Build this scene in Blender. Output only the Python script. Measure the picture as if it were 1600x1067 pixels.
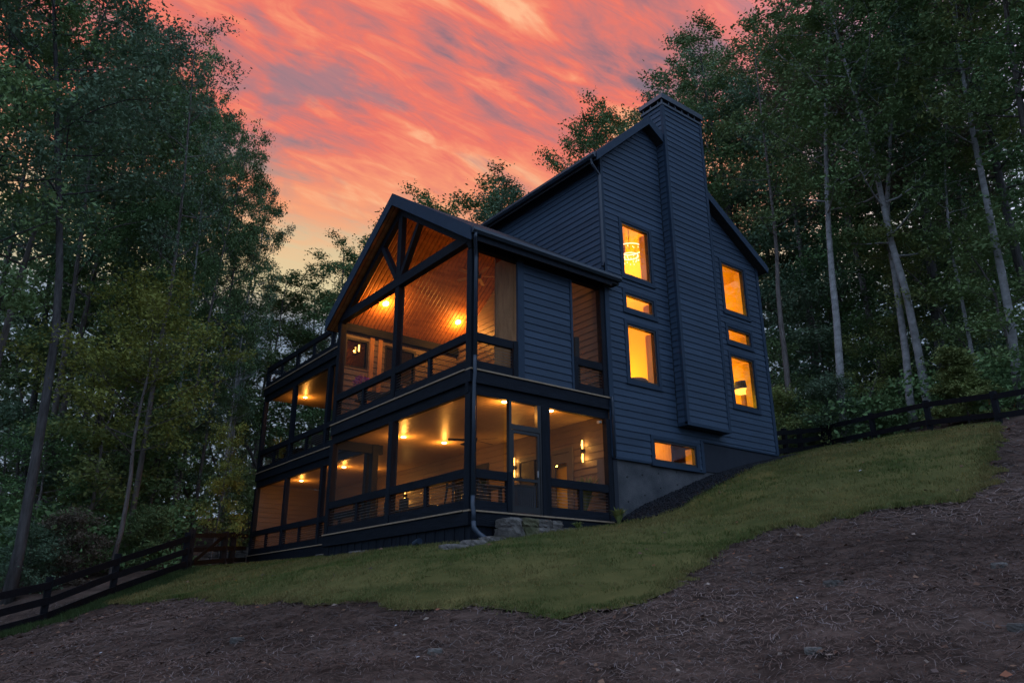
import bpy, math, random
import numpy as np
from mathutils import Matrix, Vector, geometry
rng = np.random.default_rng(7); random.seed(7)
S = bpy.context.scene
COL = S.collection
for o in list(bpy.data.objects): bpy.data.objects.remove(o)

# ------------------------------------------------------------------ camera
cam = bpy.data.cameras.new('camera'); camo = bpy.data.objects.new('camera', cam); COL.objects.link(camo); S.camera = camo
cam.sensor_width = 36; cam.lens = 27.13; cam.clip_start = 0.05; cam.clip_end = 2000
yaw, pit, rol = 0.9117, 0.3349, -0.005
fw = Vector((math.cos(pit)*math.cos(yaw), math.cos(pit)*math.sin(yaw), math.sin(pit)))
rt0 = Vector((math.sin(yaw), -math.cos(yaw), 0)); up0 = rt0.cross(fw)
rt = math.cos(rol)*rt0 + math.sin(rol)*up0; up = -math.sin(rol)*rt0 + math.cos(rol)*up0
M = Matrix((rt, up, -fw)).transposed().to_4x4(); M.translation = (-9.155, -13.314, -1.942)
camo.matrix_world = M

# ------------------------------------------------------------------ sky
SUN_AZ, SUN_EL = math.radians(66), math.radians(3)
W = bpy.data.worlds.new('World'); S.world = W; W.use_nodes = True
nt = W.node_tree; nt.nodes.clear()
def N(t, **k):
    n = nt.nodes.new(t)
    for a, b in k.items(): setattr(n, a, b)
    return n
def LK(a, b): nt.links.new(a, b)
def MATH(op, a, b=None, c=None, clamp=False):
    n = N('ShaderNodeMath', operation=op, use_clamp=clamp)
    for i, v in enumerate((a, b, c)):
        if v is None: continue
        if isinstance(v, (int, float)): n.inputs[i].default_value = v
        else: LK(v, n.inputs[i])
    return n.outputs[0]
def RANGE(v, a, b, c=0., d=1., smooth=True):
    n = N('ShaderNodeMapRange', interpolation_type='SMOOTHSTEP' if smooth else 'LINEAR')
    LK(v, n.inputs[0])
    for i, q in enumerate((a, b, c, d)): n.inputs[i+1].default_value = q
    return n.outputs[0]
def MIX(f, a, b, blend='MIX'):
    n = N('ShaderNodeMix', data_type='RGBA', blend_type=blend)
    for s, v in ((n.inputs[0], f), (n.inputs[6], a), (n.inputs[7], b)):
        if isinstance(v, (int, float)): s.default_value = v
        elif isinstance(v, tuple): s.default_value = (*v, 1)
        else: LK(v, s)
    return n.outputs[2]
def RAMP(v, stops):
    n = N('ShaderNodeValToRGB'); LK(v, n.inputs[0]); e = n.color_ramp.elements
    while len(e) < len(stops): e.new(0.5)
    for q, (p, c) in zip(e, stops): q.position = p; q.color = (*c, 1)
    return n.outputs[0]
tc = N('ShaderNodeTexCoord')
sep = N('ShaderNodeSeparateXYZ'); LK(tc.outputs['Generated'], sep.inputs[0])
dx, dy, dz = sep.outputs
GE = math.radians(30)                                            # the lit cloud sheet glows round this direction above the set sun
sunward = MATH('ADD', MATH('ADD', MATH('MULTIPLY', dx, math.cos(SUN_AZ)*math.cos(GE)), MATH('MULTIPLY', dy, math.sin(SUN_AZ)*math.cos(GE))), MATH('MULTIPLY', dz, math.sin(GE)))
warm = RANGE(sunward, 0.56, 0.92)
den = MATH('ADD', MATH('MAXIMUM', dz, 0.0), 0.25)
pxy = N('ShaderNodeCombineXYZ'); LK(MATH('DIVIDE', dx, den), pxy.inputs[0]); LK(MATH('DIVIDE', dy, den), pxy.inputs[1])
def CL(rot, sx, sy, scale, detail, rough, dist, off=(0, 0, 0)):
    mp = N('ShaderNodeMapping'); LK(pxy.outputs[0], mp.inputs[0]); mp.inputs['Rotation'].default_value = (0, 0, rot)
    mp.inputs['Scale'].default_value = (sx, sy, 1); mp.inputs['Location'].default_value = off
    nz = N('ShaderNodeTexNoise'); LK(mp.outputs[0], nz.inputs['Vector'])
    nz.inputs['Scale'].default_value = scale; nz.inputs['Detail'].default_value = detail
    nz.inputs['Roughness'].default_value = rough; nz.inputs['Distortion'].default_value = dist
    return nz.outputs['Fac']
big = CL(0.12, 0.75, 2.6, 1.9, 6, 0.57, 0.9, (3.1, 1.7, 0))
fine = CL(-0.22, 1.0, 3.4, 7.0, 5, 0.60, 1.3, (0.4, 2.2, 0))
rip = CL(0.75, 1.0, 3.2, 13.0, 3, 0.55, 0.6, (2.4, 0.3, 0))
grey = CL(0.3, 0.8, 1.6, 2.6, 5, 0.60, 0.9, (6.1, 4.4, 0))
dens = MATH('ADD', MATH('ADD', MATH('MULTIPLY', big, 0.70), MATH('MULTIPLY', fine, 0.23)), MATH('MULTIPLY', rip, 0.07))
wcol = RAMP(dens, [(0.38, (0.31, 0.185, 0.235)), (0.44, (0.60, 0.20, 0.195)), (0.495, (0.86, 0.195, 0.145)), (0.545, (0.95, 0.29, 0.17)), (0.61, (1.0, 0.50, 0.28))])
wcol = MIX(RANGE(grey, 0.535, 0.66, 0, 0.72), wcol, (0.29, 0.215, 0.26))
lowy = RANGE(dz, 0.38, 0.56)                                   # peach and cream towards the horizon
wcol = MIX(lowy, MIX(RANGE(dens, 0.42, 0.56), (0.74, 0.62, 0.36), (0.95, 0.45, 0.22)), wcol)
wcol = MIX(RANGE(dz, 0.375, 0.475), (0.74, 0.63, 0.37), wcol)
ccol = RAMP(dens, [(0.35, (0.46, 0.66, 1.02)), (0.50, (0.66, 0.90, 1.34)), (0.66, (0.86, 1.08, 1.5))])
cloud = MIX(warm, ccol, wcol)
sky = N('ShaderNodeTexSky', sky_type='NISHITA'); sky.sun_disc = False; sky.sun_elevation = SUN_EL
sky.sun_rotation = math.radians(90) - SUN_AZ; sky.altitude = 300
clear = N('ShaderNodeVectorMath', operation='SCALE'); LK(sky.outputs[0], clear.inputs[0]); clear.inputs['Scale'].default_value = 0.13
cover = MATH('MULTIPLY', RANGE(dens, 0.30, 0.50, 0.55, 1.0), RANGE(dz, 0.335, 0.385, 0.0, 1.0))
haze_low = MIX(warm, (0.32, 0.44, 0.64), (0.27, 0.34, 0.44))   # dull blue bank low over the horizon
base = MIX(RANGE(dz, 0.335, 0.38), haze_low, clear.outputs[0])
final = MIX(cover, base, cloud)
bg = N('ShaderNodeBackground'); LK(final, bg.inputs[0]); bg.inputs[1].default_value = 1.0
ow = N('ShaderNodeOutputWorld'); LK(bg.outputs[0], ow.inputs[0])

# ------------------------------------------------------------------ afterglow sun (almost set, behind the house)
sl = bpy.data.lights.new('sun', 'SUN'); sl.energy = 0.25; sl.angle = math.radians(12); sl.color = (1, 0.55, 0.32)
so = bpy.data.objects.new('sun', sl); COL.objects.link(so)
sd = Vector((math.cos(SUN_EL)*math.cos(SUN_AZ), math.cos(SUN_EL)*math.sin(SUN_AZ), math.sin(SUN_EL)))
so.rotation_euler = sd.to_track_quat('Z', 'Y').to_euler(); so.location = sd*60

S.view_settings.view_transform = 'Standard'; S.view_settings.look = 'None'; S.view_settings.exposure = 0.0; S.view_settings.gamma = 1
S.cycles.use_denoising = True; S.cycles.use_adaptive_sampling = True; S.cycles.adaptive_threshold = 0.025; S.cycles.max_bounces = 4; S.cycles.diffuse_bounces = 2; S.cycles.glossy_bounces = 2; S.cycles.transmission_bounces = 2; S.cycles.transparent_max_bounces = 10
S.cycles.sample_clamp_indirect = 3.0; S.cycles.caustics_reflective = False; S.cycles.caustics_refractive = False

# ------------------------------------------------------------------ materials
def mat(name, col, rough=0.6, var=0.15, scale=6, bump=0.0, bscale=None, stretch=(1, 1, 1), spec=0.12, rnd=0.0, trans=0.0, metal=0, col2=None, attr=None, hue=0.0):
    m = bpy.data.materials.new(name); m.use_nodes = True; t = m.node_tree; b = t.nodes['Principled BSDF']
    b.inputs['Roughness'].default_value = rough; b.inputs['Specular IOR Level'].default_value = spec; b.inputs['Metallic'].default_value = metal
    tcn = t.nodes.new('ShaderNodeTexCoord'); mp = t.nodes.new('ShaderNodeMapping'); mp.inputs['Scale'].default_value = stretch
    t.links.new(tcn.outputs['Object'], mp.inputs[0])
    nz = t.nodes.new('ShaderNodeTexNoise'); nz.inputs['Scale'].default_value = scale; nz.inputs['Detail'].default_value = 6; nz.inputs['Roughness'].default_value = 0.65
    t.links.new(mp.outputs[0], nz.inputs['Vector'])
    rp = t.nodes.new('ShaderNodeValToRGB'); t.links.new(nz.outputs['Fac'], rp.inputs[0])
    c2 = col2 or tuple(min(1, c*(1+var)) for c in col)
    rp.color_ramp.elements[0].position = 0.3; rp.color_ramp.elements[1].position = 0.72
    rp.color_ramp.elements[0].color = (*[c*(1-var) for c in col], 1); rp.color_ramp.elements[1].color = (*c2, 1)
    out = rp.outputs[0]
    if attr:
        at = t.nodes.new('ShaderNodeAttribute'); at.attribute_name = attr
        mx = t.nodes.new('ShaderNodeMix'); mx.data_type = 'RGBA'; mx.blend_type = 'MULTIPLY'; mx.inputs[0].default_value = 1
        t.links.new(out, mx.inputs[6]); t.links.new(at.outputs['Color'], mx.inputs[7]); out = mx.outputs[2]
    if rnd or hue:
        oi = t.nodes.new('ShaderNodeObjectInfo'); hs = t.nodes.new('ShaderNodeHueSaturation')
        mr = t.nodes.new('ShaderNodeMapRange'); t.links.new(oi.outputs['Random'], mr.inputs[0]); mr.inputs[3].default_value = 1-rnd; mr.inputs[4].default_value = 1+rnd
        t.links.new(mr.outputs[0], hs.inputs['Value']); t.links.new(out, hs.inputs['Color']); out = hs.outputs[0]
        if hue:
            m2 = t.nodes.new('ShaderNodeMapRange'); fr = t.nodes.new('ShaderNodeMath'); fr.operation = 'FRACT'
            ml = t.nodes.new('ShaderNodeMath'); ml.operation = 'MULTIPLY'; ml.inputs[1].default_value = 7.31
            t.links.new(oi.outputs['Random'], ml.inputs[0]); t.links.new(ml.outputs[0], fr.inputs[0]); t.links.new(fr.outputs[0], m2.inputs[0])
            m2.inputs[3].default_value = 0.5-hue; m2.inputs[4].default_value = 0.5+hue; t.links.new(m2.outputs[0], hs.inputs['Hue'])
    t.links.new(out, b.inputs['Base Color'])
    if bump:
        n2 = t.nodes.new('ShaderNodeTexNoise'); n2.inputs['Scale'].default_value = bscale or scale*4; n2.inputs['Detail'].default_value = 5
        t.links.new(mp.outputs[0], n2.inputs['Vector'])
        bp = t.nodes.new('ShaderNodeBump'); bp.inputs['Strength'].default_value = bump; bp.inputs['Distance'].default_value = 0.03
        t.links.new(n2.outputs['Fac'], bp.inputs['Height']); t.links.new(bp.outputs[0], b.inputs['Normal'])
    if trans:
        tr = t.nodes.new('ShaderNodeBsdfTranslucent'); t.links.new(out, tr.inputs[0]); ms = t.nodes.new('ShaderNodeMixShader'); ms.inputs[0].default_value = trans
        t.links.new(b.outputs[0], ms.inputs[1]); t.links.new(tr.outputs[0], ms.inputs[2]); t.links.new(ms.outputs[0], t.nodes['Material Output'].inputs[0])
    return m
def emis(name, col, st):
    m = bpy.data.materials.new(name); m.use_nodes = True; b = m.node_tree.nodes['Principled BSDF']
    b.inputs['Base Color'].default_value = (*col, 1); b.inputs['Emission Color'].default_value = (*col, 1); b.inputs['Emission Strength'].default_value = st
    return m
def clearmat(name, tint, opaque, gloss_rough, rough_col=None):
    m = bpy.data.materials.new(name); m.use_nodes = True; t = m.node_tree; t.nodes.clear()
    tr = t.nodes.new('ShaderNodeBsdfTransparent'); tr.inputs[0].default_value = (*tint, 1)
    if rough_col: s = t.nodes.new('ShaderNodeBsdfDiffuse'); s.inputs[0].default_value = (*rough_col, 1)
    else: s = t.nodes.new('ShaderNodeBsdfGlossy'); s.inputs['Roughness'].default_value = gloss_rough
    mx = t.nodes.new('ShaderNodeMixShader'); mx.inputs[0].default_value = opaque
    t.links.new(tr.outputs[0], mx.inputs[1]); t.links.new(s.outputs[0], mx.inputs[2])
    o = t.nodes.new('ShaderNodeOutputMaterial'); t.links.new(mx.outputs[0], o.inputs[0]); return m
M_SID = mat('navy painted siding', (0.037, 0.062, 0.100), 0.55, 0.18, 3, 0.25, 60, (0.25, 0.25, 1), 0.2, rnd=0.10)
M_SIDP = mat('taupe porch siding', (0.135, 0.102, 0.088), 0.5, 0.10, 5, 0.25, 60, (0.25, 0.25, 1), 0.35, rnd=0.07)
M_TRIM = mat('navy painted trim', (0.026, 0.045, 0.074), 0.5, 0.12, 4, 0.15, 40)
M_BEAM = mat('black stained timber', (0.0085, 0.0118, 0.0185), 0.6, 0.35, 9, 0.4, 50, (1, 1, 0.15), rnd=0.12)
M_BEAMH = mat('black stained timber level grain', (0.008, 0.011, 0.0175), 0.6, 0.35, 9, 0.4, 50, (0.2, 0.2, 1), rnd=0.12)
M_METAL = mat('dark blue coated metal', (0.024, 0.038, 0.060), 0.38, 0.1, 8, spec=0.5)
M_ROOF = mat('charcoal roof shingle', (0.035, 0.038, 0.045), 0.85, 0.4, 14, 0.5, 30)
M_PINE = mat('oiled pine ceiling', (0.36, 0.135, 0.045), 0.45, 0.28, 3.2, 0.12, 25, (0.35, 1.6, 1.6), col2=(0.48, 0.20, 0.07))
M_CREAM = mat('cream tongue and groove ceiling', (0.47, 0.33, 0.18), 0.40, 0.08, 5, 0.0)
M_TAN = mat('tan composite deck edge', (0.34, 0.25, 0.17), 0.6, 0.2, 10, rnd=0.1)
M_DECK = mat('grey brown deck board', (0.20, 0.15, 0.11), 0.6, 0.3, 8, 0.2, 40, (0.2, 2, 1))
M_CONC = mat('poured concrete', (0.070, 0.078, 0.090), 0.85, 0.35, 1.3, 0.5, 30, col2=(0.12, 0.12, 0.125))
M_BRAC = mat('rough cedar panel', (0.38, 0.20, 0.09), 0.7, 0.4, 3, 0.4, 18, (1.5, 1.5, 0.35))
M_WALLIN = mat('yellow plaster', (0.82, 0.48, 0.05), 0.8, 0.04, 2)
M_FLOORIN = mat('interior oak floor', (0.3, 0.17, 0.07), 0.4, 0.2, 6)
M_BLACK = mat('black window frame', (0.012, 0.013, 0.016), 0.4, 0.2, 8, spec=0.4)
M_CABLE = mat('steel cable', (0.28, 0.28, 0.29), 0.35, 0.1, 8, metal=0.8)
M_DARK = mat('dark furniture finish', (0.03, 0.028, 0.028), 0.5, 0.3, 9)
M_DOOR = mat('painted door', (0.10, 0.095, 0.10), 0.45, 0.1, 6)
M_WTRIM = mat('pale door casing', (0.42, 0.36, 0.29), 0.55, 0.08, 6)
M_GLASS = clearmat('window glass', (1, 1, 1), 0.03, 0.02)
M_GLASSR = clearmat('reflective glass', (0.8, 0.8, 0.8), 0.25, 0.03)
M_SCREEN = clearmat('insect screen', (0.93, 0.93, 0.93), 0.10, 0, (0.20, 0.17, 0.15))
M_LAMP = emis('warm lamp', (1.0, 0.62, 0.25), 26)
M_LAMPS = emis('warm sconce tube', (1.0, 0.50, 0.10), 7)
M_CRYST = emis('chandelier crystal', (1.0, 0.75, 0.55), 1.5)
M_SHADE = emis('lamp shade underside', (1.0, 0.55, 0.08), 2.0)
M_STONE = mat('field stone', (0.12, 0.108, 0.10), 0.85, 0.35, 5, 0.7, 22, col2=(0.20, 0.18, 0.16), rnd=0.25)
M_STONEM = mat('mossy field stone', (0.09, 0.10, 0.045), 0.9, 0.35, 6, 0.7, 22, col2=(0.17, 0.15, 0.10))
M_FENCE = mat('black painted fence board', (0.007, 0.008, 0.011), 0.65, 0.35, 8, 0.3, 40, rnd=0.2)
M_GATE = mat('dark brown gate timber', (0.018, 0.0135, 0.0125), 0.7, 0.35, 8, 0.3, 40, rnd=0.15)
M_BARK = mat('grey brown bark', (0.15, 0.13, 0.12), 0.9, 0.45, 3, 0.9, 14, (3, 3, 0.5), rnd=0.2)
M_BARKD = mat('dark furrowed bark', (0.085, 0.08, 0.078), 0.95, 0.5, 3, 0.9, 14, (3, 3, 0.5), rnd=0.15)
M_BARKP = mat('pale smooth bark', (0.28, 0.275, 0.27), 0.85, 0.4, 2.5, 0.4, 14, (1, 1, 1.6), rnd=0.15, col2=(0.40, 0.39, 0.385))
M_LEAF = mat('broad green leaves', (0.160, 0.245, 0.100), 0.6, 0.4, 0.8, trans=0.14, rnd=0.25, hue=0.025, spec=0.08)
M_LEAFB = mat('blue green leaves', (0.142, 0.215, 0.130), 0.6, 0.4, 0.8, trans=0.14, rnd=0.25, hue=0.02, spec=0.08)
M_LEAFY = mat('yellow green leaves', (0.29, 0.31, 0.075), 0.6, 0.3, 0.8, trans=0.2, rnd=0.12, spec=0.08)
M_LEAFG = mat('fresh green leaves', (0.25, 0.30, 0.105), 0.6, 0.35, 0.8, trans=0.2, rnd=0.12, spec=0.08)
M_LEAFR = mat('rust tinged leaves', (0.185, 0.15, 0.11), 0.6, 0.35, 0.8, trans=0.14, rnd=0.2, spec=0.08)
M_GRASS = mat('lawn grass blade', (1, 1, 1), 0.6, 0.1, 2, trans=0.2, attr='tint', spec=0.06)
M_LAWN = mat('lawn turf', (0.070, 0.092, 0.028), 0.9, 0.4, 0.9, 0.8, 40, (1, 1, 1), 0.04, col2=(0.145, 0.128, 0.046))
M_GROUND = mat('mulched earth', (0.062, 0.043, 0.035), 0.95, 0.5, 1.6, 1.0, 26, (1, 1, 1), 0.03, col2=(0.13, 0.090, 0.073))
M_STRAW = mat('pine straw', (1, 1, 1), 0.85, 0.1, 3, attr='tint', spec=0.04)
M_GRAV = mat('black gravel', (0.010, 0.011, 0.014), 0.7, 0.5, 9, 0.3, 30, col2=(0.028, 0.03, 0.036))
M_POT = mat('glazed pot', (0.05, 0.04, 0.04), 0.4, 0.2, 6)
M_PURP = mat('purple petals', (0.32, 0.07, 0.30), 0.6, 0.3, 5, trans=0.3)
M_RED = mat('red survey tape', (0.55, 0.07, 0.06), 0.6, 0.2, 6)
M_SUBF = mat('sheathing', (0.03, 0.035, 0.045), 0.9, 0.1, 5)

# T&G grooves for the cream ceiling (fine relief)
def grooves(m, axis, pitch):
    t = m.node_tree; b = t.nodes['Principled BSDF']; tcn = t.nodes.new('ShaderNodeTexCoord'); sp = t.nodes.new('ShaderNodeSeparateXYZ'); t.links.new(tcn.outputs['Object'], sp.inputs[0])
    d = t.nodes.new('ShaderNodeMath'); d.operation = 'DIVIDE'; d.inputs[1].default_value = pitch; t.links.new(sp.outputs[axis], d.inputs[0])
    f = t.nodes.new('ShaderNodeMath'); f.operation = 'PINGPONG'; f.inputs[1].default_value = 0.5; t.links.new(d.outputs[0], f.inputs[0])
    mr = t.nodes.new('ShaderNodeMapRange'); mr.interpolation_type = 'SMOOTHSTEP'; mr.inputs[2].default_value = 0.2; t.links.new(f.outputs[0], mr.inputs[0])
    bp = t.nodes.new('ShaderNodeBump'); bp.inputs['Strength'].default_value = 1; bp.inputs['Distance'].default_value = 0.03
    t.links.new(mr.outputs[0], bp.inputs['Height']); t.links.new(bp.outputs[0], b.inputs['Normal'])
grooves(M_CREAM, 1, 0.13); grooves(M_PINE, 0, 0.14)

# ------------------------------------------------------------------ helpers
ROOTLOC = {}
def link(name, me, m, parent=None, loc=(0, 0, 0)):
    o = bpy.data.objects.new(name, me); COL.objects.link(o)
    if m is not None and len(me.materials) == 0: me.materials.append(m)
    if parent is not None: o.parent = parent
    o.location = loc
    return o
def abs_loc(o):
    v = Vector(o.location)
    while o.parent is not None: o = o.parent; v += Vector(o.location)
    return v
class MB:
    def __init__(s): s.v = []; s.f = []
    def add(s, vs, fs):
        k = len(s.v); s.v += [tuple(map(float, q)) for q in vs]; s.f += [tuple(i+k for i in f) for f in fs]; return s
    def box(s, x0, x1, y0, y1, z0, z1):
        return s.add([(x0,y0,z0),(x1,y0,z0),(x1,y1,z0),(x0,y1,z0),(x0,y0,z1),(x1,y0,z1),(x1,y1,z1),(x0,y1,z1)],
                     [(0,3,2,1),(4,5,6,7),(0,1,5,4),(1,2,6,5),(2,3,7,6),(3,0,4,7)])
    def prism(s, poly, axis, a, b):
        n = len(poly); mk = {0: lambda p, t: (t, p[0], p[1]), 1: lambda p, t: (p[0], t, p[1]), 2: lambda p, t: (p[0], p[1], t)}[axis]
        return s.add([mk(p, a) for p in poly]+[mk(p, b) for p in poly], [tuple(range(n))[::-1], tuple(range(n, 2*n))]+[(i, (i+1) % n, n+(i+1) % n, n+i) for i in range(n)])
    def beam(s, p, q, w, h, upv=(0, 0, 1)):
        p, q = Vector(p), Vector(q); d = (q-p).normalized(); u = Vector(upv); r = d.cross(u)
        if r.length < 1e-4: r = d.cross(Vector((1, 0, 0)))
        r.normalize(); u = r.cross(d).normalized(); vs = []
        for e in (p, q):
            for a, b in ((-1,-1),(1,-1),(1,1),(-1,1)): vs.append(e+r*(a*w/2)+u*(b*h/2))
        return s.add(vs, [(0,1,2,3),(7,6,5,4),(0,4,5,1),(1,5,6,2),(2,6,7,3),(3,7,4,0)])
    def tube(s, pts, rad, n=6, cap=True):
        pts = [Vector(p) for p in pts]; rad = rad if hasattr(rad, '__len__') else [rad]*len(pts); vs = []; fs = []
        ref = Vector((0.31, 0.17, 0.93)).normalized()
        for i, p in enumerate(pts):
            d = (pts[min(i+1, len(pts)-1)]-pts[max(i-1, 0)]).normalized(); a = d.cross(ref)
            if a.length < 0.05: a = d.cross(Vector((1, 0, 0)))
            a.normalize(); b = d.cross(a)
            for k in range(n):
                t = 2*math.pi*k/n; vs.append(p+(a*math.cos(t)+b*math.sin(t))*rad[i])
        for i in range(len(pts)-1):
            for k in range(n): fs.append((i*n+k, i*n+(k+1) % n, (i+1)*n+(k+1) % n, (i+1)*n+k))
        if cap: fs.append(tuple(range(n))[::-1]); fs.append(tuple((len(pts)-1)*n+k for k in range(n)))
        return s.add(vs, fs)
    def lathe(s, prof, c, n=16):
        vs = []; fs = []
        for r, z in prof:
            for k in range(n): t = 2*math.pi*k/n; vs.append((c[0]+r*math.cos(t), c[1]+r*math.sin(t), c[2]+z))
        for i in range(len(prof)-1):
            for k in range(n): fs.append((i*n+k, i*n+(k+1) % n, (i+1)*n+(k+1) % n, (i+1)*n+k))
        fs.append(tuple(range(n))[::-1]); fs.append(tuple((len(prof)-1)*n+k for k in range(n)))
        return s.add(vs, fs)
    def build(s, name, m, parent=None, smooth=False, bevel=0):
        off = abs_loc(parent) if parent is not None else Vector((0, 0, 0))
        me = bpy.data.meshes.new(name); me.from_pydata([tuple(Vector(v)-off) for v in s.v], [], s.f); me.update()
        if smooth: me.polygons.foreach_set('use_smooth', [True]*len(me.polygons))
        o = link(name, me, m, parent)
        if bevel:
            b = o.modifiers.new('soft edge', 'BEVEL'); b.width = bevel; b.segments = 2; b.limit_method = 'ANGLE'
        return o
def tag(o, label, cat, group=None, kind=None):
    o['label'] = label; o['category'] = cat
    if group: o['group'] = group
    if kind: o['kind'] = kind
    return o
def thing(name, loc, label, cat, group=None):
    o = bpy.data.objects.new(name, None); COL.objects.link(o); o.location = loc; o.empty_display_size = 0.2
    return tag(o, label, cat, group)
def npmesh(name, verts, faces4=None, faces3=None):
    me = bpy.data.meshes.new(name); nv = len(verts); me.vertices.add(nv); me.vertices.foreach_set('co', np.asarray(verts, np.float32).ravel())
    f = faces4 if faces4 is not None else faces3; k = f.shape[1]; n = len(f)
    me.loops.add(n*k); me.loops.foreach_set('vertex_index', f.astype(np.int32).ravel())
    me.polygons.add(n); me.polygons.foreach_set('loop_start', np.arange(0, n*k, k, dtype=np.int32))
    me.update(calc_edges=True); return me

# ------------------------------------------------------------------ terrain
TP=np.array([(0,0,-.67),(0,2.3,-.62),(0,4.8,-.61),(0,6.9,-.61),(1.13,0,-.50),(2,0,-.36),(3,0,-.25),(4.2,0,-.07),(5.12,0,.40),(6.33,0,.83),
(7.67,0,1.32),(9.1,0,1.74),(11.26,0,2.28),(1.26,16.3,-.33),(1.26,13,-.36),(1.26,10,-.40),
(-6.0,9.5,-2.2),(-4.3,10.7,-1.62),(-2.16,12.0,-.85),(-4.35,-4.6,-1.98),(-5.75,-7.2,-2.5),(-4.9,-7.77,-2.51),(-9.15,-13.3,-3.5),
(-3.55,-11.15,-2.4),(-7.95,-2.4,-2.68),(.77,-5.7,-1.12),(-2.9,-7.4,-1.96),(6.1,-7.4,.11),(13.5,-5.3,2.63),(16.3,-4.3,3.2),
(17,-2,3.5),(18.1,.44,3.7),(18.7,2.5,3.77),(14.5,2,2.95),(-6,16.5,-.9),(-10,12,-3.0),(-14,0,-4.3),(-16,-14,-5.0),(-5,-18,-3.1),(5,-18,-1.2),(14,-18,1.2),
(26,-3,6.0),(27,8,6.3),(26,-16,4.6),(24,20,5.6),(10,28,3.0),(-2,28,1.2),(-12,28,-.8),(12,16.3,2.2),(40,0,9),(38,26,9),(15,45,5.5),(-8,45,2.0),(-25,30,-2.5),(-28,0,-6.5),(-25,-25,-7),(40,-25,7)])
def _tps(r2): return 0.5*r2*np.log(r2+1e-9)
_n=len(TP); _d=((TP[:,None,:2]-TP[None,:,:2])**2).sum(2)
_A=np.zeros((_n+3,_n+3)); _A[:_n,:_n]=_tps(_d)+0.4*np.eye(_n); _A[:_n,_n]=1; _A[:_n,_n+1:]=TP[:,:2]; _A[_n,:_n]=1; _A[_n+1:,:_n]=TP[:,:2].T
_W=np.linalg.solve(_A,np.r_[TP[:,2],0,0,0])
def terr(x,y):
    x=np.asarray(x,float); y=np.asarray(y,float)
    dx,dy=x-5,y-5; r=np.hypot(dx,dy)+1e-9; k=np.minimum(1,42/r); px,py=5+dx*k,5+dy*k
    out=np.full(px.shape,_W[_n])+_W[_n+1]*px+_W[_n+2]*py
    for i in range(_n): out=out+_W[i]*_tps((px-TP[i,0])**2+(py-TP[i,1])**2)
    return out+ (r-r*k)*0.03
def lump(x, y):
    return 0.03*np.sin(1.7*x+0.9*y)+0.025*np.sin(2.9*y-1.3*x+1)+0.018*np.sin(5.1*x+2.2*y+2)+0.012*np.sin(7.7*y+4.1*x)+0.008*np.sin(13*x-9*y)
def axis_coords(lo, hi, fine_lo, fine_hi, st):
    a = np.arange(fine_lo, fine_hi+1e-6, st); out = [a]; d = st; q = fine_hi; r = []
    while q < hi: d *= 1.25; q += d; r.append(q)
    d = st; q = fine_lo; l = []
    while q > lo: d *= 1.25; q -= d; l.append(q)
    return np.r_[l[::-1], a, r]
gx = axis_coords(-320, 360, -13, 21, 0.25); gy = axis_coords(-320, 360, -16, 19, 0.25)
X, Y = np.meshgrid(gx, gy, indexing='ij')
Z = terr(X, Y); far = np.hypot(X-3, Y-2)
Z += lump(X, Y)*np.clip((np.hypot(np.maximum(np.maximum(-X, X-11.3), 0), np.maximum(np.maximum(-Y, Y-16.3), 0)))/2, 0, 1)
inside = ((X > 0.25) & (X < 10.95) & (Y > 0.35) & (Y < 6.6)) | ((X > 1.55) & (X < 10.95) & (Y > 0.35) & (Y < 16.0))
Z = np.where(inside, np.minimum(Z, -1.3), Z)
nx, ny = X.shape; idx = np.arange(nx*ny).reshape(nx, ny)
F = np.stack([idx[:-1, :-1], idx[1:, :-1], idx[1:, 1:], idx[:-1, 1:]], -1).reshape(-1, 4)
me = npmesh('ground', np.stack([X, Y, Z], -1).reshape(-1, 3), F); me.polygons.foreach_set('use_smooth', np.ones(len(F), bool))
g = link('ground', me, M_GROUND); g['kind'] = 'structure'; g['label'] = 'bare brown mulched earth sloping up towards the woods'
def gz(x, y):
    k = np.clip(np.hypot(np.maximum(np.maximum(-np.asarray(x), np.asarray(x)-11.3), 0), np.maximum(np.maximum(-np.asarray(y), np.asarray(y)-16.3), 0))/2, 0, 1)
    return terr(x, y)+lump(np.asarray(x, float), np.asarray(y, float))*k

# lawn: a cut turf sheet with a ragged edge
LP = [(-4.52,9.77),(-4.25,8.3),(-4.02,6.84),(-4.35,3.2),(-4.70,-0.91),(-4.42,-2.89),(-4.18,-4.58),(-3.76,-5.86),(-3.39,-6.94),(-2.87,-7.37),(-2.0,-7.06),(-0.69,-6.38),(0.86,-5.63),
      (2.44,-5.38),(3.53,-5.93),(4.14,-6.76),(4.9,-7.5),(6.15,-7.51),(9.74,-6.38),(13.03,-5.46),(16.2,-4.45),(16.9,-2.1),(17.9,0.3),(18.5,2.4),(16.5,2.6),(13.2,1.6),(11.75,0.3),(11.5,-0.5),
      (9.2,-0.72),(7.6,-0.95),(6.2,-1.15),(5.0,-1.35),(4.3,-1.05),(4.15,-0.40),(2.4,-0.12),(-0.12,-0.12),(-0.12,7.0),(1.10,7.1),(1.10,16.4),(0.0,15.1),(-2.1,12.0),(-3.2,11.2)]
poly = []
for i, (a, b) in enumerate(zip(LP, LP[1:]+LP[:1])):
    a, b = np.array(a), np.array(b); n = max(1, int(np.linalg.norm(b-a)/0.22))
    for k in range(n):
        q = a+(b-a)*k/n; j = 0.07 if i < 19 else 0.01
        poly.append(tuple(q+rng.normal(0, j, 2)))
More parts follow.
